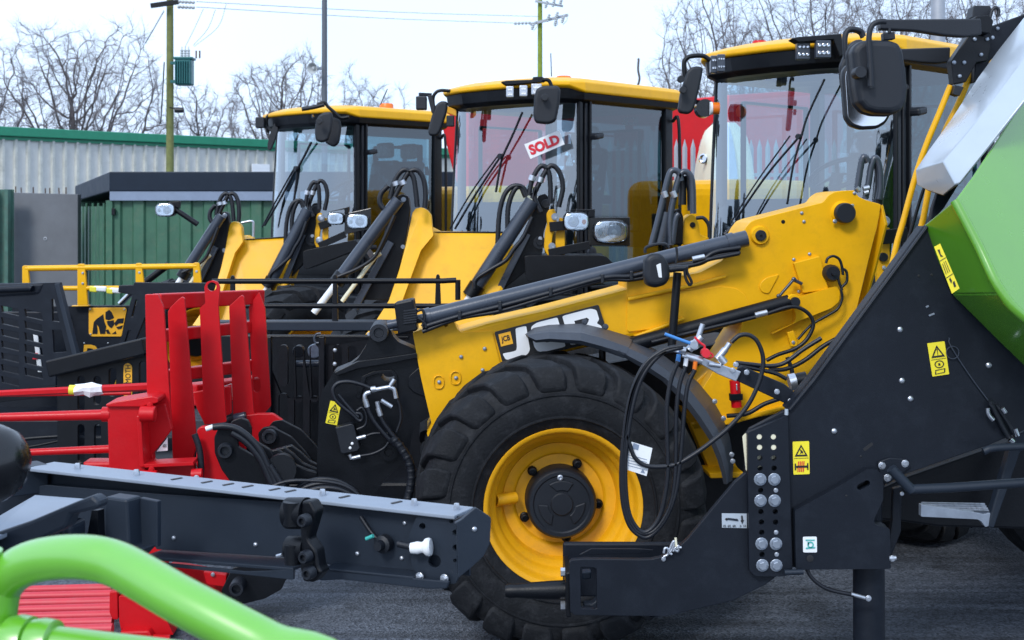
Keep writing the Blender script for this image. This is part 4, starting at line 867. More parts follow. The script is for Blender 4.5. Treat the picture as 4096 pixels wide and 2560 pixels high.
# far arm with its hoses seen left of the cab
FA = PL(7.9); plate('far_arm_plate', T1, 'yellow', FA, rd(B3([(1905,330),(1915,290),(1955,262),(1985,275),(2010,330),(2015,400),(2075,420),(2040,450),(1900,470)]), 8), .2, bev=.008)
disc('pin', T1, 'black', FA, B3(1965,335), 11, .01, n=16, off=.003)
plate('far_link', T1, 'black', PL(7.85), rd(B3([(1830,240),(1880,225),(1905,280),(1900,470),(1840,470)]), 8), .08, bev=.008)
ptube('far_ram', T1, 'ram', PL(7.8), B3([(1790,250),(1745,470)]), 34, 16, False)
FH = PL(7.75); hoses(T1, FH, [B3([(1820,470),(1815,300),(1840,150),(1870,30),(1900,-20),(1940,-10),(1965,60),(1970,260)]), B3([(1690,470),(1740,280),(1775,130),(1805,10),(1830,-30),(1870,-20),(1890,40)]), B3([(1830,460),(1850,300),(1875,260)])], 13, m='ram')
hoses(T1, FH, [B3([(1890,0),(1905,80),(1905,200)]), B3([(1940,0),(1960,100),(1965,240)])], 16, -.05)
for a, b in (((1770,110),(1785,150)),((1830,110),(1848,150))): ferrule(T1, FH, B3(*a), B3(*b), 13, off=.01)
hoses(T1, PL(7.7), [B3([(1990,290),(2040,290),(2075,340),(2080,420)]), B3([(2180,400),(2240,350),(2300,320),(2345,325)]), ], 8)
# ------------------------------------------------------------------ the loader with the sold sign
T2 = thing('telescopic_loader', 'yellow loader with a red and white sold sign on its windscreen', 'loader', (.6, 10.6, 0), LG)
cb2, Pc2, ws2 = cab(T2, 2306, 11.18, 43, 1.43, 1.30)
GL2 = PL(11.45, 2060, -.93)
wiper(cb2, GL2, Z3([(380,1080),(500,880),(655,645)]), Z3([(780,380),(720,520),(660,650),(640,740),(620,860)]), Z3([(350,1080),(480,860),(640,640)]))
def front_end(T, X, dy, dcab, wheels, name_suffix=''):
    """two-armed boom foot of a loader seen from ahead: X maps picture points of the reference loader to this one"""
    A = PL(dy); B = PL(dy-.12); Bk = PL(dy+.25)
    plate('boom_face', T, 'yellow', A, X([(150,1060),(230,1100),(640,1105),(700,1210),(670,1340),(560,1620),(300,1800),(-260,1800),(-40,1512),(40,1250),(100,1130)]), .45, bev=.03, tilt=.45)
    plate('boom_cheek', T, 'yellow', A, rd(X([(80,985),(100,958),(135,952),(170,970),(192,1000),(198,1070),(205,1120),(130,1210),(60,1400),(-30,1650),(-90,1800),(-270,1800),(-150,1650),(-62,1512),(0,1330),(42,1170)]), 5), .10, bev=.008, off=.07, tilt=.45)
    disc('pin', T, 'rusty', A, X([(128,1018)])[0], 9, .008, n=16, off=.07)
    plate('cable_tray', T, 'black', A, X([(195,1098),(640,1098),(640,1108),(200,1106)]), .05, bev=.004, off=.02)
    # far arm: black lever, bar, ram
    plate('lever', T, 'black', B, rd(X([(-45,890),(15,870),(50,885),(62,960),(40,1120),(0,1300),(-60,1512),(-260,1512),(-120,1230),(-100,1130),(-70,1000)]), 8), .10, bev=.008)
    disc('pin', T, 'zincd', B, X([(18,1190)])[0], 9, .008, n=14); disc('pin', T, 'zincd', B, X([(22,905)])[0], 10, .008, n=14)
    bar('link_bar', T, 'ram', B.p(X([(-50,1160)])[0],.05), B.p(X([(-270,1560)])[0],.05), .05, .05)
    C_ = PL(dy-.25); r = 26*9.7/dy
    ptube('ram', T, 'ram', C_, X([(-10,905),(-370,1390)]), r, 16, False); ptube('ram_cap', T, 'black', C_, X([(-345,1355),(-385,1410)]), r*1.2, 16, False); ptube('ram_rod', T, 'white', C_, X([(-375,1400),(-520,1590)]), r*.55, 12, False)  # rod is chrome; white colour stands in for its bright reflection
    ptube('stay_rod', T, 'cream', C_, X([(-135,1230),(-350,1520)]), r*.36, 8, False); ptube('stay_rod', T, 'cream', C_, X([(-120,1225),(-150,1245)]), r*.5, 8, False)
    ptube('ram_hose', T, 'hose', C_, X([(-30,1000),(-110,1180),(-160,1260),(-250,1320),(-370,1370)]), r*.32, 8, off=.05)
    hoses(T, C_, [X([(-60,900),(-35,800),(0,740),(40,725),(80,770),(95,850),(105,950)]), X([(-30,885),(15,800),(60,735),(110,730),(145,790),(155,880),(150,955)]), X([(-70,820),(-115,870),(-120,930),(-85,975)])], r*.42)
    for a, b in (((-30,795),(-22,820)),((10,790),(22,815))): ferrule(T, C_, X([a])[0], X([b])[0], r*.55, off=.01)
    # near arm
    plate('lever', T, 'black', B, rd(X([(838,880),(880,868),(905,900),(900,1000),(868,1110),(862,1230),(800,1310),(610,1460),(600,1440),(700,1230),(790,1010)]), 8), .12, bev=.008)
    bar('link_bar', T, 'ram', B.p(X([(770,1110)])[0],.06), B.p(X([(600,1450)])[0],.06), .05, .05)
    ptube('ram', T, 'ram', C_, X([(800,910),(455,1440)]), r*1.15, 16, False); ptube('ram_cap', T, 'black', C_, X([(470,1420),(425,1490)]), r*1.35, 16, False); ptube('ram_rod', T, 'white', C_, X([(435,1475),(330,1640)]), r*.6, 12, False)  # white again paints the gleam of the chrome rod
    ptube('ram_hose', T, 'hose', C_, X([(800,1010),(745,1130),(690,1200),(640,1270),(540,1330),(460,1385),(452,1440)]), r*.36, 8, off=.06)
    hoses(T, C_, [X([(780,880),(795,800),(830,725),(865,700),(900,740),(910,830),(910,930)]), X([(800,900),(840,810),(890,720),(925,700),(965,740),(985,830),(960,950)]), X([(590,1190),(600,1000),(630,880),(680,825),(740,830),(770,880)]), X([(650,1100),(655,950),(690,850),(730,830),(760,890)]), X([(820,830),(815,900),(850,980)])], r*.42)
    for a, b in (((795,790),(805,760)),((845,800),(855,770))): ferrule(T, C_, X([a])[0], X([b])[0], r*.55, off=.01)
    plate('link_plate', T, 'yellow', B, rd(X([(885,990),(900,965),(935,962),(945,1000),(945,1060),(920,1130),(915,1190),(935,1225),(935,1240),(890,1240),(870,1200),(875,1100),(888,1050)]), 6), .04, bev=.006, off=.05)
    plate('link_plate', T, 'yellow', B, X([(965,1012),(995,1022),(997,1240),(940,1240),(940,1120)]), .04, bev=.004, off=.02)
    for q, rr in (((935,1008),14),((918,1185),14)): disc('link_disc', T, 'zincd', B, X([q])[0], rr, .012, n=18, off=.052); bolt(T, B, X([(q[0]+6,q[1]+6)])[0], 6, off=.062)
    for q in ((845,1165),): disc('link_disc', T, 'plastic', B, X([q])[0], 26, .02, [(1,0),(1,1),(.5,1),(.45,1.6),(0,1.6)], 20); bolt(T, B, X([(848,1140)])[0], 8, off=.02)
    disc('link_disc', T, 'plastic', B, X([(882,930)])[0], 18, .03, n=18)
    # front mudguard tray, headlights
    plate('mudguard', T, 'black', PL(dy-.3), rd(X([(752,1250),(780,1243),(1210,1243),(1250,1250),(1290,1290),(1360,1380),(1400,1440),(1380,1440),(1250,1330),(780,1400),(762,1380)]), 6), .5, bev=.012)
    hd = PL(dy-.22)
    u, v = X([(1065,1037)])[0]; s_ = X([(1,0)])[0][0]-X([(0,0)])[0][0]
    headlight(T, hd, (u,v), 76*s_, 55*s_, 'right'); bar('lamp_bracket', T, 'black', hd.p(X([(905,1070)])[0],-.03), hd.p(X([(1010,1060)])[0],-.03), .03, .07)
    u, v = X([(1272,1098)])[0]; headlight(T, hd, (u,v), 102*s_, 68*s_, 'left'); plate('lamp_board', T, 'gloss_black', hd, X([(1143,1012),(1393,1012),(1393,1185),(1143,1182)]), .03, bev=.004, off=-.03)
    plate('lamp_shelf', T, 'black', hd, X([(985,968),(1180,962),(1180,1010),(1143,1012),(1143,975)]), .05, bev=.004, off=-.02)
    bar('lamp_bracket', T, 'black', hd.p(X([(1150,1180)])[0],-.05), hd.p(X([(900,1230)])[0],-.05), .04, .06)
    ob_ = obox('front_chassis', T, 'black', (A.p(X([(600,1500)])[0]).x, dy+.95, .7), (.28,0,0), (0,.6,0), (0,0,.45), bev=.03)
    for w_ in wheels: full_wheel(T, Vector(w_[:3]), Vector((math.cos(w_[3]),-math.sin(w_[3]),0)), .65, False)
ID = lambda l: Z3(l)
front_end(T2, ID, 9.75, 11.2, [(.38,10.25,.645,.8),(-.85,10.3,.645,1.0),(2.2,11.3,.645,.75),(1.0,12.6,.645,.75)])
obox('rear_chassis', T2, 'black', (1.3,11.8,.75), (.9,.85,0), (-.4,.4,0), (0,0,.3), bev=.03)
obox('engine_hood', T2, 'yellow', (2.35,13.0,1.72), (.72,.70,0), (-.50,.52,0), (0,0,.52), bev=.15, seg=4)
obox('hood_grille', T2, 'black', Vector((2.45,12.55,1.55)), (.3,.29,0), (-.07,.07,0), (0,0,.1), bev=.01)
SP = PL(11.12, 2180, -.93); sq = Z3([(775,572),(985,488),(1018,572),(812,660)])
sd = plate('sold_sticker', cb2, 'white', SP, sq, .003, bev=0, off=.05); text('lettering', sd, 'redink', 'SOLD', SP, [qmap(sq)(.07,.16),qmap(sq)(.93,.16),qmap(sq)(.93,.84),qmap(sq)(.07,.84)], .054, .001, bold=.05)
rg = PL(12.4, 2540, .5); text('rear_window_lettering', cb2, 'white', 'JCB', rg, Z3([(1345,408),(1450,402),(1450,462),(1345,470)]), .0, .002, flip=True, bold=.03)
lamp_cluster(cb2, Z3(345,293), 11.9, 36, 44, (1,2)); lamp_cluster(cb2, Z3(665,252), 10.95, 30, 44, (2,2), 'white'); lamp_cluster(cb2, Z3(747,247), 10.9, 32, 44, (2,2), 'white'); lamp_cluster(cb2, Z3(826,237), 10.85, 42, 44, (2,2), 'white')
plate('visor_tray', cb2, 'black', PL(11.05), Z3([(610,192),(640,185),(800,178),(805,162),(860,160),(915,205),(905,215),(860,195),(640,212)]), .12, bev=.006)
m2 = mirror(cb2, Z3([(825,230),(870,215),(955,215),(972,240),(965,330),(945,430),(900,450),(820,442),(806,400),(810,290)]), 10.75); disc('mirror_knob', m2, 'plastic', PL(10.7), Z3(875,288), 14, .03, n=14)
ptube('mirror_arm', m2, 'black', PL(10.9), Z3([(860,180),(900,185),(920,230)]), 8, 8)
m3 = mirror(cb2, Z3([(215,330),(250,305),(290,312),(285,370),(250,480),(225,520),(175,518),(168,490),(190,400)]), 11.7); ptube('mirror_arm', m3, 'black', PL(11.8), Z3([(210,380),(200,300),(215,260),(250,245),(320,250)]), 7, 8)
obox('camera_box', m3, 'plastic', at(*Z3(130,322),11.7), (.048,0,0), (0,.05,0), (0,0,.06), bev=.01); bar('camera_arm', m3, 'plastic', at(*Z3(115,268),11.75), at(*Z3(190,272),11.8), .03, .03); bar('camera_arm', m3, 'plastic', at(*Z3(180,275),11.75), at(*Z3(205,380),11.75), .05, .04)
obox('marker_lamp', cb2, 'orange', at(*Z3(298,280),12.0), (.02,0,0), (0,.03,0), (0,0,.03)); obox('side_light', cb2, 'plastic', at(*Z3(305,430),11.75), (.035,0,0), (0,.03,0), (0,0,.05), bev=.008)
obox('side_light', cb2, 'orange_sticker', at(*Z3(305,368),11.9), (.055,0,-.02), (0,.02,0), (0,0,.03), bev=.004)
ptube('aerial', cb2, 'black', PL(11.6), Z3([(912,20),(916,160)]), 2, 5, False); lathe('roof_beacon', cb2, 'orange', at(*Z3(990,158),11.8), (0,0,1), [(.07,-.06),(.07,-.012),(.06,.0),(0,.0)], 16)
lathe('door_speaker', cb2, 'plastic', at(*Z3(1155,1225),10.9), (.7,-.7,0), [(.05,0),(.05,.02),(.03,.025),(0,.02)], 16)
# ------------------------------------------------------------------ the farthest loader
T3 = thing('telescopic_loader', 'farthest yellow loader standing next to the green container', 'loader', (-1.6, 13.6, 0), LG)
cb3, Pc3, ws3 = cab(T3, 1416, 14.1, 46, 1.43, 1.18)
GL3 = PL(14.45, 1240, -1.03)
wiper(cb3, GL3, Z2([(285,1060),(380,900),(475,720)]), Z2([(560,560),(520,640),(480,720),(470,800),(455,920)]), Z2([(270,1070),(360,900),(465,715)]))
def map3(l):        # the same boom foot, smaller and further off
    # reference points: far ear (128,1018)->Z2(68,1085); near headlight (1272,1098)->Z2(803,1043)
    out = []
    for x, y in l:
        out.append(Z2((x-128)*.6425+68, (y-1018)*.74+ (1085 if x < 500 else 1085-(x-500)*.14)))
    return out
front_end(T3, map3, 12.3, 14.1, [(-1.89,11.4,.645,.8),(-3.2,13.0,.645,1.0),(-.35,14.6,.645,.75),(-1.6,15.8,.645,.75)])
obox('rear_chassis', T3, 'black', (-1.0,14.9,.75), (.9,.85,0), (-.4,.4,0), (0,0,.3), bev=.03)
obox('engine_hood', T3, 'yellow', (.05,16.0,1.72), (.72,.70,0), (-.50,.52,0), (0,0,.52), bev=.15, seg=4)
lamp_cluster(cb3, Z2(497,402), 14.3, 20, 34, (1,2), 'white'); lamp_cluster(cb3, Z2(545,395), 14.1, 30, 24, (2,1), 'orange_sticker'); lamp_cluster(cb3, Z2(375,435), 14.9, 32, 40, (1,1))
m4 = mirror(cb3, Z2([(560,400),(590,378),(640,372),(652,400),(645,480),(625,545),(590,560),(548,552),(540,500),(545,440)]), 13.6); disc('mirror_knob', m4, 'plastic', PL(13.5), Z2(570,432), 12, .03, n=12)
mirror(cb3, Z2([(600,560),(660,590),(690,560),(703,470),(698,420),(640,400)]), 13.9)
ptube('mirror_arm', m4, 'black', PL(13.8), Z2([(560,330),(600,318),(625,345),(660,375),(700,410),(750,405)]), 7, 8); ptube('mirror_arm', m4, 'plastic', PL(13.8), Z2([(465,358),(540,345),(600,330)]), 9, 8)
m5 = mirror(cb3, Z2([(300,440),(325,430),(322,480),(295,560),(275,605),(258,605),(256,570),(275,490)]), 14.6, bev=.012); ptube('mirror_arm', m5, 'black', PL(14.7), Z2([(262,500),(250,430),(265,395),(300,380),(340,400)]), 7, 8)
obox('camera_box', m5, 'plastic', at(*Z2(215,440),14.6), (.05,0,0), (0,.05,0), (0,0,.06), bev=.01); bar('camera_arm', m5, 'plastic', at(*Z2(225,445),14.65), at(*Z2(285,490),14.65), .04, .03)
ptube('aerial', cb3, 'black', PL(14.6), Z2([(940,332),(983,235)]), 2, 5, False); lathe('roof_beacon', cb3, 'orange', at(*Z2(977,328),14.8), (0,0,1), [(.08,-.06),(.08,-.01),(.07,.006),(0,.01)], 16)
h3 = PL(11.9); headlight(T3, h3, Z1(783,992), 38, 26, 'left'); ptube('lamp_arm', T3, 'black', h3, Z1([(825,990),(930,1060)]), 11, 10, False, off=-.03); plate('lamp_hood', T3, 'black', h3, Z1([(790,955),(848,950),(845,985),(820,975)]), .06, bev=.004, off=-.01)
ptube('grab_handle', T3, 'zinc', PL(13.0), Z2([(100,1045),(160,1035),(172,1055),(172,1130)]), 5, 8)
# ================================================================== attachments in front of the far loaders
def rail_bucket():
    d = 10.3; pl = PL(d); t = thing('bucket', 'dark bucket with a yellow guard rail and a yellow mammoth emblem', 'bucket', (pl.p((450,0)).x, d+.3, 0))
    plate('back_plate', t, 'slate', pl, B1([(120,440),(1460,432),(1500,1600),(60,1700)]), .05, bev=.006)
    c = pl.p((430,1900)); obox('floor', t, 'slate', (c.x, d-.1, .12), (1.15,0,0), (0,.35,0), (0,0,.12), bev=.02)
    gp = PL(d-.05)
    ptube('guard_rail', t, 'yellow', gp, B1([(262,60),(830,52),(1405,44),(1985,36)]), 11.5, 14, False); ptube('guard_rail', t, 'yellow', gp, B1([(262,262),(1700,255)]), 10, 12, False)
    for x, y0, y1, w_ in ((262,30,440,30),(825,12,430,38),(1405,5,300,32),(1985,0,300,32)):
        plate('guard_post', t, 'yellow', gp, rd(B1([(x-w_,y0+10),(x-w_+12,y0),(x+w_-10,y0),(x+w_,y0+30),(x+w_+25,y1-30),(x+w_+30,y1),(x-w_,y1)]), 5), .03, bev=.004, off=.02)
    plate('rail_foot', t, 'yellow', gp, B1([(730,432),(900,428),(900,440),(730,442)]), .05, bev=.003, off=.02)
    for q in ((843,105),(843,210),(1412,100),(1988,88)): bolt(t, gp, B1(*q), 5, 'zinc', off=.022)
    em = plate('emblem_plate', t, 'orange_sticker', pl, rd(B1([(898,456),(1270,452),(1280,480),(1228,745),(925,745),(898,720)]), 6), .006, bev=.002, off=.01)
    eb = lambda p: plate('emblem', em, 'slate', pl, B1(p), .003, bev=0, off=.014)
    eb([(935,718),(950,600),(975,570),(1045,520),(1055,590),(1075,640),(1065,718),(1015,718),(1000,650),(980,620),(990,690),(985,718)])
    eb([(1068,500),(1105,475),(1130,500),(1155,555),(1140,565),(1100,580),(1068,570)]); eb([(1080,590),(1150,580),(1158,620),(1130,660),(1110,650),(1090,625)])
    eb([(1158,610),(1190,565),(1255,560),(1245,610),(1200,612),(1170,640)]); eb([(1175,650),(1245,630),(1230,665),(1195,672)]); eb([(1070,680),(1095,672),(1110,700),(1120,718),(1085,716)]); eb([(1130,718),(1170,690),(1178,718)])
    for q in ((912,470),(1258,472),(918,722)): bolt(t, pl, B1(*q), 4, 'zinc', 'dome', off=.012)
    text('lettering', t, 'orange_sticker', 'Dual', pl, B1([(850,828),(1250,822),(1225,1000),(835,1010)]), .006, .002, bold=.03)
    for q in ((850,812),(1090,812)): bolt(t, pl, B1(*q), 3.5, 'zinc', 'dome', off=.004)
    obox('wrapped_pipe', t, 'white', at(*B1(1010,265), d-.2), (.05,0,-.003), (0,.02,0), (0,0,.02), bev=.01); obox('tape', t, 'hay', at(*B1(945,268), d-.2), (.028,0,-.003), (0,.023,0), (0,0,.022), bev=.008)
    obox('wrapped_pipe', t, 'white', at(*B1(1165,282), d-.2), (.045,0,-.003), (0,.02,0), (0,0,.02), bev=.01); obox('tape', t, 'hay', at(*B1(1112,287), d-.2), (.025,0,-.003), (0,.022,0), (0,0,.021), bev=.008)
    plate('stripe', t, 'orange_sticker', pl, B1([(535,970),(640,970),(570,1130),(565,1290),(540,1290)]), .003, bev=0, off=.003); plate('stripe', t, 'orange_sticker', pl, B1([(1170,1180),(1170,1310),(1130,1310)]), .003, bev=0, off=.003)
    # ram and chrome behind the bracket
    ptube('ram_rod', t, 'chrome', PL(d+.3), B1([(1210,420),(1330,300)]), 12, 10, False); ptube('ram', t, 'black', PL(d+.3), B1([(1330,300),(1700,20)]), 14, 12, False)
    plate('wing', t, 'slate', PL(d-.3), B1([(1350,200),(2080,205),(2080,300),(1980,300),(1700,420),(1660,560),(1460,560),(1300,950),(1200,830),(1330,330),(1190,300),(1195,232),(1345,225)]), .04, holes=[B1([(1368,380),(1382,380),(1340,545),(1325,545)]), B1([(1290,690),(1315,690),(1275,800),(1255,810)])], bev=.006)
rail_bucket()
def grated_bucket():
    d = 9.6; pl = PL(d, 100, -.25); t = thing('grated_bucket', 'dark grey bucket with rows of rectangular slots in its side', 'bucket', (at(60,VH,d).x, d+.2, 0))
    hs = []
    for r in range(8):
        y = 395+r*118
        hs.append(B1([(10,y+40),(185,y+75),(190,y+145),(20,y+105)])); hs.append(B1([(245,y+75),(420,y+115),(432,y+190),(255,y+150)]))
    hs = [h for h in hs if max(p[1] for p in h) < 1555]
    tri = [B1([(520,370),(545,370),(600,600),(525,590)]), B1([(525,680),(620,680),(670,900),(540,910)])]
    plate('side_plate', t, 'slate', pl, B1([(-140,240),(450,205),(605,200),(650,420),(790,930),(560,980),(560,1262),(-140,1420)]), .025, holes=hs+tri, bev=.004)
    ptube('top_rail', t, 'slate', pl, B1([(-140,275),(330,255),(350,262)]), 13, 12, False, off=.03); plate('top_edge', t, 'slate', pl, B1([(-140,215),(450,205),(400,320),(330,330),(-140,360)]), .08, bev=.02, off=.01)
    plate('edge_strip', t, 'beam', pl, B1([(560,215),(605,205),(790,930),(745,945)]), .05, bev=.006, off=.02)
    bar('lower_rail', t, 'black', pl.p(B1(-140,1370),.06), pl.p(B1(640,1275),.06), .08, .07)
    ptube('lower_tine', t, 'black', PL(9.3), Z5([(-60,1170),(180,1140),(390,1125)]), 8, 8); ptube('lower_tine', t, 'black', PL(9.3), Z5([(-60,1215),(180,1190),(380,1150)]), 6, 8)
    c = at(60,2000,9.7); obox('floor', t, 'slate', (c.x-.35,9.95,.2), (.75,0,0), (0,.32,0), (0,0,.2), bev=.02); obox('inner_wall', t, 'slate', (c.x-.55,10.25,.6), (.75,0,0), (0,.02,0), (0,0,.55), bev=.01)
    obox('stripe_board', t, 'white', at(*B1(380,900),10.2), (.018,0,0), (0,.006,0), (-.02,0,.16)); obox('stripe_board', t, 'redink', at(*B1(355,945),10.19), (.02,0,0), (0,.006,0), (0,0,.025))
grated_bucket()
def slotted_bucket():
    d = 8.9; pl = PL(d, 500, -.12); t = thing('slotted_bucket', 'black bucket side with long rounded slots and a sloping top lip', 'bucket', (at(420,VH,d).x, d+.2, 0))
    hs = [slot(*Z5(x,y), w_/1.5123, h_/1.5123) for x, y, w_, h_ in ((490,870,42,215),(588,850,44,170),(680,800,44,170),(490,1170,40,230),(590,1170,40,230))]
    hs += [slot(*Z5(862,780), 28, 140)]
    pn = plate('side_plate', t, 'black', pl, Z5([(322,735),(890,600),(960,590),(960,1150),(655,1340),(345,1345),(345,760)]), .03, holes=hs, bev=.004)
    bar('top_lip', t, 'black', pl.p(Z5(322,712),.03), pl.p(Z5(900,575),.03), .14, .115, bev=.012); bar('lip_edge', t, 'slate', pl.p(Z5(370,745),.07), pl.p(Z5(900,625),.07), .02, .018)
    yl = plate('name_strip', t, 'orange_sticker', pl, slot(*Z5(774,790), 34, 140), .004, bev=0, off=.004); text('lettering', yl, 'ink', 'MOTH', pl, Z5([(760,805),(760,695),(792,695),(792,805)]), .0065, .001); plate('strip_band', yl, 'slate', pl, Z5([(750,802),(798,800),(798,830),(750,832)]), .001, bev=0, off=.0065)
    text('lettering', yl, 'ink', 'M', pl, Z5([(760,860),(760,835),(792,835),(792,860)]), .0065, .001)
    bar('skid', t, 'black', pl.p(Z5(320,1352)), pl.p(Z5(660,1345)), .3, .03); c = pl.p(Z5(600,1350)); obox('floor', t, 'black', (c.x,d+.45,c.z/2), (.45,0,0), (0,.45,0), (0,0,c.z/2), bev=.02)
slotted_bucket()
def rail_rack():
    d = 8.3; pl = PL(d); t = thing('slotted_bucket', 'wide black bucket with upright slots and a black tubular guard rail', 'bucket', (pl.p((1400,0)).x, d+.2, 0))
    ptube('guard_rail', t, 'black', pl, B2([(-130,190),(2200,185)])+Z3([(340,1392)]), 11, 12, False); ptube('guard_rail', t, 'black', pl, B2([(60,438),(2250,438)]), 10.5, 12, False)
    ptube('guard_rail', t, 'black', pl, Z3([(350,1390),(350,1512)]), 11, 12, False)
    for x, y0, y1 in ((75,130,430),(1108,120,590),(2145,118,420)): plate('guard_post', t, 'black', pl, rd(B2([(x-18,y0+20),(x-8,y0),(x+8,y0),(x+20,y0+20),(x+32,y1),(x-28,y1)]), 4), .03, bev=.003, off=.01)
    plate('top_beam', t, 'lid_edge' if False else 'beam', pl, B2([(-200,588),(1480,585),(1920,590),(1920,682),(-200,680)]), .14, bev=.006, off=.05)
    hs = [slot(*B2(x,y), w_/2.52, h_/2.52) for x, y, w_, h_ in ((585,1040,92,420),(742,1120,86,580),(898,1120,90,580),(1135,1100,90,540),(1285,1080,92,500),(585,1520,92,400))]
    hs2 = [slot(*B2(x,1650), 36, 240) for x in (742,898)]
    plate('face_plate', t, 'black', pl, B2([(300,690),(1900,690),(1980,900),(1980,2100),(300,2100)]), .04, holes=hs+hs2, bev=.004)
    for x in (450, 985): plate('stiffener', t, 'black', pl, B2([(x-30,740),(x+30,740),(x+30,2100),(x-30,2100)]), .05, bev=.006, off=.05)
    plate('stiffener', t, 'black', pl, B2([(480,740),(940,740),(940,760),(480,760)]), .02, bev=.003, off=.02); plate('stiffener', t, 'black', pl, B2([(1020,740),(1850,742),(1850,760),(1020,760)]), .02, bev=.003, off=.02)
    ptube('cross_shaft', t, 'ram', PL(d+.2), B2([(720,1020),(960,1015)]), 14, 12, False); bk2 = PL(d+.3); disc('roller', t, 'plastic', bk2, B2(750,890), 24, .05); disc('roller', t, 'zincd', bk2, B2(905,890), 28, .03)
    for q in ((1108,885),(1105,1025)): bolt(t, pl, B2(*q), 9, 'zinc', 'dome', off=.0)
    ptube('hook', t, 'ram', pl, B2([(980,705),(935,715),(915,760),(930,800),(960,800)]), 5, 8, off=.06)
    obox('floor', t, 'black', (pl.p((1400,0)).x, d-.05, .15), (1.05,0,0), (0,.4,0), (0,0,.15), bev=.02); obox('back_wall', t, 'black', (pl.p((1400,0)).x, d+.75, .58), (1.05,0,0), (0,.02,0), (0,0,.5), bev=.01)
rail_rack()
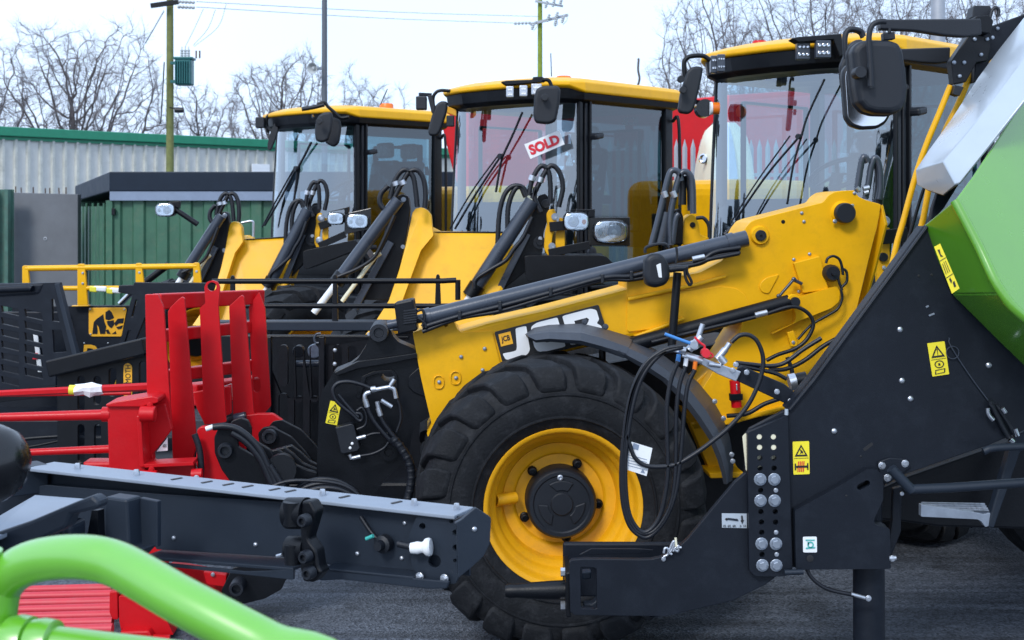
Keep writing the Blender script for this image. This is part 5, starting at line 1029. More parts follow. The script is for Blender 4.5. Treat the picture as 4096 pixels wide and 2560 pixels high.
# ================================================================== red grab on the nearest loader
def grab():
    t = thing('red_grab', 'glossy red bale grab with upright slats and long tines on the nearest loader', 'grab', (-1.5, 6.3, 0))
    D = [6.0, 6.2, 6.4, 6.6, 6.8]; Q = [PL(d, 600, .06) for d in D]
    sl = [[(877,272),(884,268),(955,268),(990,345),(1040,1085),(925,1235),(895,1235)],
          [(1015,372),(1032,345),(1078,300),(1100,283),(1116,292),(1190,1180),(1165,1275),(1045,1275)],
          [(1208,352),(1242,322),(1236,222),(1250,194),(1284,183),(1316,194),(1330,224),(1320,340),(1368,1040),(1235,1058)],
          [(1385,340),(1410,318),(1445,285),(1463,272),(1477,284),(1537,1000),(1410,1000)],
          [(1505,348),(1520,320),(1567,254),(1603,352),(1638,945),(1600,988),(1535,988)]]
    for i, (s, q) in enumerate(zip(sl, Q)):
        h = [circ(*Z5(1281,222), 19, 16, 18)] if i == 2 else [slot(*Z5(1553,815), 30, 62)] if i == 4 else ()
        plate('slat', t, 'red', q, rd(Z5(s), 4), .022, holes=h, bev=.003)
    def cross(y0, y1, w_, h_): bar('cross_bar', t, 'red', PL(6.22,600,.06).p(Z5(945,y0)), PL(6.9,600,.06).p(Z5(1575,y1)), w_, h_, bev=.006)
    cross(312, 283, .06, .075); cross(522, 458, .05, .06); cross(770, 690, .05, .06)
    # lower carriage bar with a white maker's plate
    bar('carriage_bar', t, 'red', PL(6.6,600,.06).p(Z5(1150,875)), PL(6.95,600,.06).p(Z5(1575,820)), .10, .11, bev=.01)
    Q3 = PL(6.62,600,.06); Q[3] = Q3
    mp = plate('maker_plate', t, 'redink', Q[3], Z5([(1352,830),(1396,815),(1400,905),(1358,918)]), .003, bev=0, off=-.02)
    plate('plate_border', mp, 'white', Q[3], Z5([(1350,826),(1399,810),(1403,908),(1356,922)]), .002, bev=0, off=-.022); text('lettering', mp, 'white', 'OK', Q[3], Z5([(1360,850),(1392,838),(1394,884),(1362,896)]), -.018, .001, bold=.03)
    plate('back_web', t, 'red', PL(6.55, 700, .06), rd(Z5([(1165,860),(1395,825),(1400,990),(1240,1060),(1190,960)]), 5), .03, bev=.004)
    # box column carrying the upper tines
    f = PL(5.86, 500, .06)
    plate('column', t, 'red', f, rd(Z5([(648,932),(848,922),(870,1130),(885,1425),(662,1425)]), 5), .22, bev=.012)
    plate('column_cap', t, 'red', f, rd(Z5([(645,930),(700,915),(930,880),(962,892),(962,920),(850,945),(650,945)]), 8), .2, bev=.02, off=.02)
    plate('gusset', t, 'red', f, Z5([(830,1000),(860,995),(875,1280),(880,1310),(850,1310)]), .03, bev=.005, off=.02)
    plate('side_web', t, 'red', PL(5.98, 600, .06), rd(Z5([(855,940),(1000,930),(1040,1085),(925,1235),(930,1285),(1175,1275),(1185,1420),(880,1425)]), 5), .04, bev=.005)
    plate('shelf', t, 'red', f, rd(Z5([(875,1290),(1175,1275),(1180,1295),(885,1308)]), 3), .12, bev=.006, off=.03)
    for q, r in (((905,985),48),((915,1368),44)):
        ptube('tine_socket', t, 'red', f, Z5([(q[0]-50,q[1]),(q[0]+45,q[1])]), r/1.5123, 24, False, off=.03, bev=.006)
        bolt(t, f, Z5(q[0]+10,q[1]-r-4), 12, 'red', 'hex', off=.03)
    ptube('tine_socket', t, 'red', f, Z5([(610,1000),(660,1000)]), 30, 20, False, off=-.03); ptube('tine_socket', t, 'red', f, Z5([(630,1372),(668,1372)]), 25, 18, False, off=-.03)
    tp = PL(5.98, 300, .06)
    def tine(a, b, r, n=16, off=0): tube('tine', t, 'red', [tp.p(Z5(*a),off), tp.p(Z5((a[0]+b[0])/2,(a[1]+b[1])/2),off), tp.p(Z5(*b),off)], lambda s: tp.px(r)*(1-.25*s), n)
    tine((640,1000), (-160,1020), 21, off=-.02); tine((905,876), (-160,925), 18, 6, off=-.3); tine((640,958), (-160,972), 8, off=-.5); tine((655,1215), (-160,1250), 16, off=-.05); tine((645,1372), (-160,1398), 15, off=-.02)
    for q in ((1215,1352),): ptube('cross_tube', t, 'red', f, Z5([(1165,1355),(1228,1352)]), 24, 18, False, off=.02); bolt(t, f, Z5(1203,1362), 11, off=.06)
    # serial sticker
    ss = plate('serial_sticker', t, 'white', PL(5.98,600,.06), Z5([(1015,1132),(1016,1212),(948,1218),(1010,1140)]), .002, bev=0, off=.006); text('lettering', ss, 'ink', '6061', PL(5.98,600,.06), Z5([(988,1170),(1010,1170),(1010,1192),(988,1192)]), .009, .001)
    # tape and wrapping on the upper tine
    tw = tp.p(Z5(430,898),.06-.3); vs, fs = sweep([tp.p(Z5(x,y),-.3) for x, y in ((350,902),(400,900),(450,900),(490,898),(522,894))], lambda s: .030+.005*math.sin(s*17), 9)
    rng = random.Random(3); vs = [v+Vector((rng.uniform(-.006,.006),rng.uniform(-.006,.006),rng.uniform(-.006,.006))) for v in vs]; ob('wrapping', vs, fs, 'white', t)
    ptube('tape', t, 'hay', tp, Z5([(310,900),(355,901)]), 21, 14, False, off=-.3)
    # bottom row of tines lying just above the ground, and their carrier
    for k, y in enumerate((1415,1360,1300,1240,1185,1125,1070)):
        u, v = C3(960,y); d = (H-.08)*F/(v-VH); a = at(u, v, d); vl = C3(100,y+14)[1]; b = at(C3(-140,0)[0], v+10, d); tube('lower_tine', t, 'red_faded', [a, (a+b)/2, b], lambda s: .0235*(1-.25*s), 14)
    lp = PL(5.85, 500, .06)
    plate('lower_carrier', t, 'red', lp, rd(C3([(1010,1140),(1330,1130),(1400,1300),(1480,1470),(1040,1475),(1015,1350)]), 6), .5, bev=.01); plate('carrier_flange', t, 'red', lp, rd(C3([(932,1100),(1000,1095),(1005,1340),(960,1340),(930,1280)]), 6), .7, bev=.008, off=-.0)
    plate('carrier_shelf', t, 'red', lp, C3([(1040,1410),(1290,1400),(1330,1480),(1060,1470)]), .1, bev=.01, off=.05); ptube('carrier_tube', t, 'red', lp, C3([(1330,1470),(1470,1475)]), 20, 16, False, off=.06)
    plate('lower_web', t, 'red', PL(6.3, 800, .06), C3([(1480,860),(1950,950),(1910,1180),(1560,1110),(1300,1150),(1200,1000)]), .06, bev=.008); plate('lower_block', t, 'red', PL(6.2, 800, .06), rd(C3([(1730,930),(1930,960),(1920,1060),(1760,1040)]), 8), .08, bev=.01)
    bolt(t, PL(6.2,800,.06), C3(1815,950), 8, off=.01); plate('lower_column', t, 'red', PL(5.95,600,.06), C3([(700,0),(1300,0),(1400,900),(1330,1150),(1010,1150),(930,600)]), .12, bev=.01)
    # lugs and the black linkage that carries the grab
    e1, e2 = PL(6.02, 1000, .06), PL(6.62, 1000, .06)
    plate('lug', t, 'red', e1, rd(Z5([(1192,1085),(1215,1068),(1400,1062),(1460,1105),(1490,1175),(1482,1235),(1370,1440),(1240,1440),(1185,1300)]), 10), .04, bev=.005); plate('lug', t, 'red', e2, rd(Z5([(1370,1012),(1560,990),(1650,990),(1715,1035),(1752,1110),(1745,1145),(1600,1222),(1400,1235)]), 10), .04, bev=.005)
    hoses(t, e1, [C2([(1110,285),(1250,275),(1400,310),(1560,430),(1680,580),(1760,750),(1850,950),(1930,1110)]), C2([(1330,350),(1450,420),(1560,520),(1680,680),(1780,900),(1870,1100)]), C2([(1780,740),(1900,930),(2010,1110)])], 14, .10)
    ptube('hose', t, 'hose', e2, C2([(1230,270),(1290,215),(1380,190),(1480,175)]), 16, 10, off=.04); ferrule(t, e2, C2(1340,205), C2(1470,172), 17, 'ram', off=.05)
    ptube('spiral_sleeve', t, 'plastic', e1, C2([(865,390),(910,520),(935,640),(945,780),(940,900),(925,1100)]), 13, 10, off=.05)
    ferrule(t, e1, C2(1025,308), C2(1110,280), 10, 'white', off=.10)
    l = thing('black_linkage', 'black steel linkage plates with pins between the red grab and the loader', 'linkage', (-.8, 6.3, 0)); g1, g2 = PL(5.95, 1000, .06), PL(6.5, 1000, .06)
    near = rd(Z5([(1295,1135),(1318,1082),(1370,1060),(1420,1078),(1440,1125),(1442,1190),(1558,1260),(1640,1400),(1670,1460),(1700,1800),(1500,1800),(1420,1440),(1340,1330),(1298,1230)]), 8)
    plate('link', l, 'black', g1, near, .03, bev=.004); plate('link', l, 'black', g1, [(u+38,v-14) for u, v in near], .03, bev=.004, off=-.12)
    disc('pin', l, 'plastic', g1, Z5(1365,1210), 31, .03, [(1,-3),(1,.8),(.9,1),(.6,1),(.5,.4),(0,.4)], 24, off=.0)
    far = rd(Z5([(1560,1110),(1590,1075),(1640,1068),(1760,1130),(1850,1225),(1915,1325),(1900,1400),(1700,1300),(1570,1180)]), 8)
    plate('link', l, 'black', g2, far, .03, bev=.004); plate('link', l, 'black', g2, [(u+30,v-12) for u, v in far], .03, bev=.004, off=-.12); disc('pin', l, 'plastic', g2, Z5(1632,1125), 30, .03, [(1,-3),(1,.8),(.9,1),(.6,1),(.5,.4),(0,.4)], 24)
    for k in range(3):
        pts = [(x+k*42,y-k*12) for x, y in ((1620,1218),(1680,1205),(1740,1250),(1790,1300),(1860,1330),(1920,1345),(1920,1420),(1640,1420))]
        plate('comb_plate', l, 'black', PL(6.1+.12*k, 1000, .06), rd(Z5(pts), 6), .03, bev=.005)
    tube('cross_pin', l, 'black', [g1.p(Z5(1700,1330)), g2.p(Z5(1700,1290))], .07, 16)
    plate('lower_link', l, 'black', PL(6.1,1000,.06), rd(C4([(-150,900),(-40,870),(400,900),(300,1010),(270,1080),(130,1160),(-150,1230),(-250,1100)]), 10), .25, bev=.02); disc('lower_pin', l, 'plastic', PL(6.05,1000,.06), C3(2025,1055), 30, .05, [(1,-2),(1,.8),(.9,1),(.6,1),(.5,.4),(0,.4)], 24)
    hoses(l, g1, [C4([(-10,260),(300,100),(560,80),(800,110),(950,200),(1010,300)])], 7, .2)
grab()
# ================================================================== green forage wagon on the right
def wagon():
    WP = PL(4.9); t = thing('forage_wagon', 'green and silver forage wagon with a dark bolted side plate and drawbar', 'wagon', (1.9, 5.2, 0))
    low = C5([(590,850),(612,830),(720,822),(1180,828),(1290,825),(1380,805),(1480,760),(1600,650),(1830,370),(2000,170),(2090,90)])
    out = low + Z8([(347,890),(347,770),(365,742),(500,672),(595,558),(1005,2),(1090,-60),(1500,-60),(1500,690),(1240,800),(930,908),(868,925),(838,990),(803,1065),(808,1082),(862,1095),(868,1240),(520,1248),(465,1278),(420,1312),(300,1370),(130,1410),(0,1432)]) + C5([(1420,1312),(640,1302),(600,1275)])
    sl = [C5([(685,905),(700,892),(800,895),(822,912),(826,1240),(810,1250),(705,1245),(690,1230)])]
    plate('side_plate', t, 'slate', WP, out, .03, holes=sl, bev=.005)
    # pressed flange strips and the stepped box in front of the plate
    plate('edge_flange', t, 'slate', WP, Z8([(500,672),(595,558),(1005,2),(1012,8),(603,566),(510,680)]), .12, bev=.008, off=.015)
    plate('corner_box', t, 'slate', WP, rd(Z8([(517,1030),(660,952),(780,880),(815,882),(836,905),(836,990),(802,1065),(808,1082),(860,1095),(864,1240),(522,1243)]), 8), .16, seg=3, holes=[slot(*Z8(765,938), 24, 56, 62)], bev=.02, off=.05)
    plate('adjuster_plate', t, 'slate', WP, rd(Z8([(350,752),(495,690),(512,1262),(480,1272),(378,1270),(356,1250)]), 8), .03, holes=[circ(*Z8(x,y), 11, 12) for x, y in ((392,766),(443,766),(393,804),(444,804),(394,843),(445,843),(395,880),(446,880),(397,960),(398,1037),(450,1037),(400,1075),(451,1075),(401,1112),(402,1192))], bev=.004, off=.034)
    plate('packer', t, 'cream', WP, rd(Z8([(336,770),(345,760),(470,720),(475,860),(349,895)]), 4), .002, bev=0, off=.003)
    for x, y in ((392,766),(443,766),(393,804),(444,804)): disc('packer_face', t, 'cream', WP, Z8(x,y), 12.5, .001, n=14, off=.030)
    for a, b in (((372,890),(480,1025)),((376,1125),(482,1265))): plate('washer_plate', t, 'slate', WP, rd(Z8([(a[0]-6,a[1]),(b[0]+4,a[1]),(b[0]+4,b[1]),(a[0]-6,b[1])]), 16), .006, holes=[], bev=.002, off=.036) if False else None
    for x, y in ((395,920),(446,920),(396,997),(447,997),(400,1153),(452,1153),(403,1231),(453,1231)): bolt(t, WP, Z8(x,y), 25, 'zincd', 'hex', off=.034)
    for x, y in ((452,960),(453,1112),(455,1192)): bolt(t, WP, Z8(x,y), 9, 'zinc', 'hex', off=.034)
    for x, y in ((911,381),(918,567),(949,633),(671,751),(1234,511)): bolt(t, WP, Z8(x,y), 12, 'zinc', 'dome', off=.0)
    for x, y in ((842,875),(926,867),(862,919)): bolt(t, WP, Z8(x,y), 15, 'zinc', 'hex', off=.012)
    for x, y, r in ((979,185,5),(1026,181,5),(768,843,4),(703,976,4),(572,1202,14)): disc('hole', t, 'ink', WP, Z8(x,y), r, .001, n=14, off=.001 if y < 870 else .051)
    plate('slot_mark', t, 'ink', WP, slot(*Z8(795,808), 13, 46, 52), .001, bev=0, off=.001)
    plate('tube_flange', t, 'slate', WP, rd(Z8([(825,862),(870,845),(935,850),(950,880),(900,915),(862,945),(840,930)]), 10), .012, bev=.004, off=.012)
    sticker(t, WP, Z8([(519,789),(579,787),(581,907),(522,909)]), .004, 'pinch'); sticker(t, WP, Z8([(1009,431),(1072,423),(1089,543),(1028,552)]), .004, 'excl')
    ws_ = plate('white_sticker', t, 'white', WP, rd(Z8([(546,1124),(596,1123),(597,1180),(547,1180)]), 5), .002, bev=0, off=.052)
    for p in ([(555,1133),(588,1133),(588,1137),(555,1137)],[(562,1140),(566,1140),(568,1152),(564,1155)]): plate('pictogram', ws_, 'teal', WP, Z8(p), .001, bev=0, off=.055)
    plate('pictogram', ws_, 'teal', WP, circ(*Z8(573,1152), 13, 16), .001, holes=[circ(*Z8(573,1152), 8, 14)], bev=0, off=.055); plate('pictogram', ws_, 'teal', WP, Z8([(556,1162),(590,1160),(590,1164),(556,1167)]), .001, bev=0, off=.055)
    gs = plate('torque_sticker', t, 'silver', WP, Z8([(261,1050),(352,1051),(352,1104),(262,1102)]), .002, bev=0, off=.003); text('lettering', gs, 'ink', '10. 60. 60.   .h  H', WP, Z8([(266,1091),(347,1091),(347,1100),(266,1100)]), .006, .0008)
    plate('arrow', gs, 'ink', WP, Z8([(331,1058),(337,1058),(338,1074),(342,1074),(335,1088),(329,1075),(332,1075)]), .001, bev=0, off=.006); disc('dot', gs, 'ink', WP, Z8(278,1071), 5, .001, n=10, off=.006); plate('outline', gs, 'beam', WP, Z8([(282,1066),(318,1070),(322,1076),(318,1078),(282,1073)]), .001, bev=0, off=.006)
    # coupling end
    cp = PL(5.05); plate('end_plate', t, 'black', cp, C5([(550,880),(592,870),(596,1255),(556,1255)]), .25, bev=.006, off=.1)
    for y in (922,1205): ptube('end_bolt', t, 'zinc', cp, C5([(515,y),(552,y)]), 18, 6, False, off=.02)
    lathe('drawbar_eye', t, 'black', cp.p(C5(560,1085)), (-1,0,-.02), [(.037,0),(.036,.05),(.031,.14),(.026,.19),(.027,.22),(.022,.235),(0,.237)], 24)
    for p in ([(695,905),(772,900),(772,965),(695,970)],[(705,1175),(775,1170),(826,1130),(826,1240),(705,1248)]): plate('slot_block', t, 'beam', cp, C5(p), .05, bev=.006, off=.05)
    plate('top_cover', t, 'slate', cp, C5([(690,840),(790,790),(1180,790),(1330,800),(1300,830),(690,850)]), .01, bev=.003, off=-.1)
    obox('far_cheek', t, 'slate', cp.p(C5(1300,1040),-.22), (.34,0,0), (0,.015,0), (0,0,.11), bev=.01)
    for c in ([(1390,760),(1400,720),(1425,725),(1425,770),(1390,790)],[(1430,760),(1460,680),(1478,660),(1465,720),(1440,760),(1460,770)],[(1470,745),(1490,715),(1515,700),(1510,745),(1480,730)],[(1480,720),(1540,712)]): ptube('safety_chain', t, 'zinc', WP, C5(c), 5, 8, off=.02)
    ptube('safety_chain', t, 'cream', WP, C5([(1490,630),(1498,710)]), 5, 8, False, off=.02); bolt(t, WP, C5(1393,820), 9, off=.004)
    # stand
    ft = Z8(797,0)[0]; ptube('stand', t, 'slate', PL(5.0), [Z8(797,1200), (ft+2, 2900)], 62, 28, False); p = PL(5.0).p((ft,1000)); obox('stand_foot', t, 'slate', (p.x,5.0,.015), (.13,0,0), (0,.13,0), (0,0,.015), bev=.006); tube('stand', t, 'slate', [(p.x,5.0,.9),(p.x,5.0,.01)], .05, 20)
    ptube('hose', t, 'hose', WP, Z8([(560,1235),(585,1280),(640,1318),(735,1340)]), 8, 8, off=.03); ferrule(t, WP, Z8(725,1336), Z8(775,1350), 8, off=.03); bolt(t, WP, Z8(788,1352), 12, 'zinc', off=.03); ptube('valve_tap', t, 'beam', WP, Z8([(478,1250),(545,1248)]), 11, 8, False, off=.06)
    # lower tubes, step, strut, black sheet for the shade underneath
    tp = PL(4.8); ptube('side_tube', t, 'beam', tp, B7([(545,562),(800,552),(1330,515)]), 19, 16, False); ptube('side_tube', t, 'beam', tp, B7([(415,430),(550,572)]), 21, 16, False); ptube('side_tube', t, 'beam', tp, B7([(985,318),(1060,295),(1330,282)]), 15, 14, off=.02)
    plate('strut', t, 'beam', PL(5.1), B7([(1190,230),(1330,150),(1330,260),(1230,330),(1065,810),(1022,800)]), .05, bev=.006)
    st = plate('step', t, 'zincd', PL(4.75), rd(B7([(606,660),(980,715),(1000,720),(1042,712),(1030,795),(1010,800),(985,765),(960,752),(606,735)]), 3), .03, bev=.004)
    a = at(*B7(606,660),4.78); b = at(*B7(985,668),4.95); cE = at(*B7(1040,715),4.75)
    for i in range(12):
        for j in range(4):
            q = B7(625+i*33+j*8, 662+j*14+i*.6); obox('tread_tooth', st, 'zinc', at(q[0], q[1], 4.92-.04*j), (.011,0,0), (0,.004,0), (0,0,.011), bev=0)
    ob('step_top', [at(*B7(606,655),4.95), at(*B7(995,668),4.95), at(*B7(1040,712),4.76), at(*B7(606,715),4.76)], [(0,1,2,3)], 'ram', st, solid=.008)
    plate('underside_shade', t, 'black', PL(5.25), B7([(340,560),(520,480),(980,320),(1500,150),(1500,820),(720,800),(430,760),(280,760),(330,640)]), .3, bev=.01); plate('strut', t, 'slate', PL(5.0), B7([(430,560),(485,545),(480,830),(415,1000),(395,960),(425,760)]), .03, bev=.004)  # first plate: black sheet standing in for the shadow below the side plate
    bolt(t, WP, B7(460,573), 8, off=.05); bolt(t, WP, B7(400,977), 12, off=.05); ptube('latch_pin', t, 'zinc', WP, B7([(380,975),(422,973)]), 9, 10, False, off=.05)
    # chain tensioner
    for c in ([(1000,40),(1005,80),(1035,115)],[(1090,40),(1110,70)],[(1170,170),(1185,215)],[(1140,235),(1160,255)]): ptube('tensioner_link', t, 'chrome', WP, B7(c), 10, 8, off=.04)
    ptube('tensioner_chain', t, 'plastic', WP, B7([(1020,0),(1090,140),(1140,230)]), 11, 8, False, off=.03); ptube('tensioner_chain', t, 'plastic', WP, B7([(1060,20),(1130,130),(1180,220)]), 8, 8, False, off=.03)
    ptube('ring', t, 'ram', WP, circ(*C6(580,1340), 25, 20, 25)+[circ(*C6(580,1340), 25, 20, 25)[0]], 2, 6, False, off=.01); ptube('lash_cord', t, 'ram', WP, C6([(555,1230),(565,1290)])+Z8([(1160,545),(1230,640)]), 2.5, 6, off=.01)
    for p in ([(385,1000),(405,990)],[(408,1065),(448,1048)]): ptube('paint_chip', t, 'zincd', WP, C6(p), 4, 6, False, off=.0)
    # wagon wheels
    for x, y in ((2048,0),): 
        c = Vector(((4330-2048)/F*7.0, 7.0, .55)); wheel_simple(t, c, Vector((-.1,-1,0)), .55, 'silver'); wheel_simple(t, c+Vector((.2,1.7,0)), Vector((-.1,-1,0)), .55, 'silver')
    obox('wagon_axle', t, 'black', (3.2,7.8,.55), (.1,0,0), (0,.9,0), (0,0,.08)); obox('wagon_frame', t, 'black', (3.1,6.6,.95), (.9,0,0), (0,1.2,0), (0,0,.08))
    # green hood: glossy facets, each one flat
    def flat(a, b, c):
        a, b, c = [at(*C6([q])[0]) for q in (a, b, c)]; nn = (b-a).cross(c-a); e = Vector((0,0,H)); k = (a-e).dot(nn)
        def f(q): r = at(*C6(*q), 1.0)-e; return e+r*(k/r.dot(nn))
        return f
    RT = flat((600,200,4.62),(960,890,4.50),(1150,-610,5.2)); LF = flat((600,200,4.62),(960,890,4.50),(590,890,4.88)); BT = flat((960,890,4.50),(590,890,4.88),(1126,1420,4.86))
    ob('green_hood', [RT(q) for q in ((600,200),(740,10),(1150,-610),(1900,-1500),(1900,1600),(1200,1130),(960,890))], [(0,1,2,3,4,5,6)], 'green', t, solid=.012, bev=.02, seg=4)
    ob('hood_flank', [LF(q) for q in ((596,202),(380,378),(388,416),(590,895),(958,892))]+[BT(q) for q in ((590,895),(900,1205),(1126,1425),(1900,2150),(1900,1605),(1200,1135),(958,892))], [(0,1,2,3,4),(5,6,7,8,9,10,11)], 'green', t, solid=.012, bev=.02, seg=4)
    tube('hood_ridge', t, 'green', [RT(q) for q in ((605,196),(780,532),(960,890),(1200,1132),(1900,1603))], .018, 16)
    ys = C6([(450,540),(495,515),(640,850),(583,890)]); hp_ = PL(4.70, 3800, -.35)
    sp = plate('warning_strip', t, 'sticker', hp_, ys, .003, bev=0, off=.06); q = qmap(ys)
    for k in (.30,.66): plate('divider', sp, 'ink', hp_, [q(.03,k),q(.97,k),q(.97,k+.012),q(.03,k+.012)], .001, bev=0, off=.063)
    for k, p in enumerate(([(.3,.08),(.6,.1),(.5,.2),(.7,.26),(.35,.24)],[(.2,.38),(.28,.38),(.25,.6),(.17,.6)],[(.45,.36),(.52,.36),(.5,.6),(.43,.6)],[(.7,.36),(.77,.36),(.75,.6),(.68,.6)],[(.3,.72),(.5,.70),(.55,.78),(.35,.82)],[(.55,.82),(.8,.8),(.75,.92),(.5,.92)])): plate('pictogram', sp, 'ink', hp_, [q(*c) for c in p], .001, bev=0, off=.063)
    fp_ = [(2.62,5.7),(5.2,5.7),(5.2,7.5),(3.12,7.5)]; ob('wagon_body', [Vector((x,y,z)) for z in (1.12,2.75) for x, y in fp_], [(0,1,2,3),(4,5,6,7),(0,1,5,4),(1,2,6,5),(2,3,7,6),(3,0,4,7)], 'green', t, bev=.05, seg=3)
    # silver hood above it
    V = B6([(1900,-560,5.35),(1337,130,5.3),(1180,330,5.28),(1040,520,5.26),(860,800,5.22),(700,1020,5.2),(618,1145,5.2),(800,1085,4.95),(880,1245,4.88),(905,1235,4.86),(1337,690,4.86),(1900,0,4.86),(625,1240,5.2),(690,1275,5.15),(800,1310,5.02),(790,1190,4.98),(1337,410,4.94),(1000,850,4.95)])
    Fs = [(1,2,17,16),(2,3,17),(3,4,17),(4,5,7,17),(5,6,7),(7,8,9,17),(17,9,10,16),(0,1,16,10,11),(6,12,13,15,7),(13,14,15),(7,15,14,8)]
    ob('silver_hood', [at(*q) for q in V], Fs, 'silver', t, solid=.012, bev=.02, seg=4, smooth=25)
    ob('hood_mouth', [at(*q) for q in B6([(625,1235,5.24),(700,1200,5.26),(790,1215,5.2),(800,1310,5.06),(690,1275,5.2)])], [(0,1,2,3,4)], 'black', t, solid=.01); plate('dark_fin', t, 'slate', PL(5.2), B6([(700,1512),(720,1400),(770,1250),(900,1240),(800,1400)]), .03, bev=.004)
    # upper frame, brackets
    fp = PL(5.35); plate('top_frame', t, 'slate', fp, B6([(1075,190),(1240,130),(1337,95),(1600,-40),(1600,60),(1337,140),(1200,320),(1110,410),(1050,530),(1000,560),(1010,400),(960,260),(1060,230)]), .05, bev=.005)
    plate('bracket', t, 'black', fp, B6([(820,420),(935,250),(980,240),(1075,260),(1085,330),(1060,420),(990,430),(920,560),(838,575)]), .06, bev=.004, off=.05)
    plate('bracket', t, 'black', fp, rd(B6([(960,130),(1050,122),(1080,160),(1060,245),(975,235)]), 6), .08, bev=.006, off=.09); plate('camera_box', t, 'plastic', fp, rd(B6([(968,60),(975,50),(1080,50),(1090,70),(1088,130),(960,130)]), 4), .07, bev=.006, off=.05)
    ptube('cable', t, 'hose', fp, B6([(1060,140),(1075,90),(1100,72),(1118,90),(1112,130)]), 7, 8, off=.08)
    for x, y in ((1158,193),(1093,265),(1018,378),(838,430),(905,430),(875,521),(975,275),(1058,275)): bolt(t, fp, B6(x,y), 8, 'zincd', 'dome', off=.055 if x < 1100 else .004)
    plate('bracket', t, 'plastic', fp, rd(B6([(838,580),(900,595),(870,655),(828,640)]), 3), .05, bev=.004, off=.06)
    yp = PL(5.4); ptube('hand_rail', t, 'yellow', yp, B6([(1012,412),(900,690),(800,900),(715,1180),(650,1512)])+C6([(270,530)]), 12.5, 16); ptube('hand_rail', t, 'yellow', PL(5.33), B6([(843,575),(760,780),(690,950),(610,1180),(525,1490)])+C6([(170,500),(110,760)]), 12, 16)
    ptube('brace', t, 'black', PL(5.5), B6([(740,1100),(660,1280),(590,1512)])+C6([(250,500)]), 7, 8)
    # mirrors on their arms
    mp = PL(5.15); plate('mirror_arm', t, 'plastic', mp, rd(B6([(372,130),(1050,124),(1056,232),(940,246),(800,235),(600,205),(374,195)]), 8), .05, bev=.018, seg=3); ptube('mirror_tube', t, 'plastic', mp, B6([(380,160),(330,162),(290,185),(270,240),(268,330),(278,470),(285,600)]), 11, 12, off=.06)
    mh = plate('mirror', t, 'plastic', mp, rd(B6([(172,350),(190,310),(230,280),(290,270),(430,275),(485,295),(515,350),(535,480),(548,600),(540,690),(505,745),(440,768),(330,765),(265,745),(215,690),(195,580)]), 10), .09, bev=.03, seg=4, off=.03)
    plate('mirror_bezel', mh, 'plastic', mp, rd(B6([(165,350),(184,304),(228,272),(290,262),(432,267),(492,288),(524,346),(544,480),(557,600),(548,695),(510,754),(442,777),(328,774),(260,753),(206,694),(186,580)]), 10), .03, bev=.012, seg=3, off=-.05)
    disc('mirror_knob', mh, 'plastic', mp, B6(205,498), 24, .05, n=18, off=.03); ptube('mirror_clamp', mh, 'plastic', mp, B6([(275,440),(280,590)]), 13, 12, False, off=.06); disc('mirror_knob', mh, 'plastic', mp, B6(556,582), 10, .02, n=12, off=-.03)
    m2p = PL(5.5); plate('mirror_arm', t, 'plastic', m2p, rd(B6([(500,328),(845,316),(840,415),(760,425),(660,420),(510,402)]), 8), .05, bev=.015, seg=3)
    b2 = plate('mirror', t, 'plastic', m2p, rd(B6([(115,520),(120,470),(150,432),(200,425),(420,440),(445,700),(440,780),(410,830),(350,865),(240,870),(170,845),(135,790)]), 12), .05, bev=.015, seg=3); plate('mirror_glass', b2, 'chrome', m2p, rd(B6([(135,520),(140,480),(165,455),(400,460),(425,700),(420,775),(395,815),(345,845),(245,850),(185,830),(152,785)]), 10), .004, bev=.001, off=.006)
    ptube('mirror_tube', t, 'plastic', m2p, B6([(135,400),(125,280),(140,215),(180,200),(235,215),(250,250)]), 11, 10, off=.02); plate('sensor_box', t, 'plastic', mp, rd(B6([(392,220),(470,213),(475,262),(395,270)]), 5), .04, bev=.005); ptube('sensor_stem', t, 'plastic', mp, B6([(433,190),(433,220)]), 7, 8, False)
    # hydraulic valve block on its arm with hanging hoses
    vp = PL(5.0); bar('valve_arm', t, 'slate', vp.p(B5(960,440)), vp.p(B5(1300,600)), .03, .075, up=(0,1,0)) if False else plate('valve_arm', t, 'slate', vp, rd(B5([(990,410),(1010,400),(1270,510),(1330,560),(1350,590),(1290,635),(960,480)]), 4), .03, bev=.005)
    plate('valve_plate', t, 'zinc', vp, B5([(700,340),(760,345),(1000,430),(970,490),(860,445),(740,375),(690,352)]), .012, bev=.003, off=.02)
    for x, y in ((965,385),(1030,432),(1212,548),(1293,606),(948,420)): bolt(t, vp, B5(x,y), 11, 'zinc', 'hex', off=.03)
    for c, r in (([(680,295),(755,215)],19),([(735,225),(765,140)],13),([(620,290),(660,300)],17),([(700,250),(720,290)],22),([(850,350),(900,290)],17),([(895,300),(925,255)],13),([(660,330),(760,360)],20),([(860,330),(895,375)],20),([(590,300),(650,315)],7),([(640,330),(700,345)],9),([(800,380),(870,390)],12)): ptube('fitting', t, 'zinc', vp, B5(c), r/1.512*1.25, 8, False, off=.04)
    disc('tap_face', t, 'zinc', vp, B5(703,260), 17, .02, n=16, off=.06); ptube('tap_handle', t, 'blue', vp, B5([(680,250),(610,225),(530,195)]), 7, 8, off=.07)
    disc('dust_cap', t, 'redink', vp, B5(775,310), 18, .03, n=18, off=.05); ptube('cap_strap', t, 'redink', vp, B5([(710,215),(745,250),(770,270),(760,300)]), 5, 8, off=.06); ptube('cap_strap', t, 'redink', vp, B5([(790,300),(820,325),(800,340),(770,335)]), 4, 8, off=.06)
    for x, y, m in ((618,345,'blue'),(663,370,'white'),(718,390,'orange')): ferrule(t, vp, B5(x,y-25), B5(x-6,y+20), 9, m, off=.05)
    hz = PL(4.95)
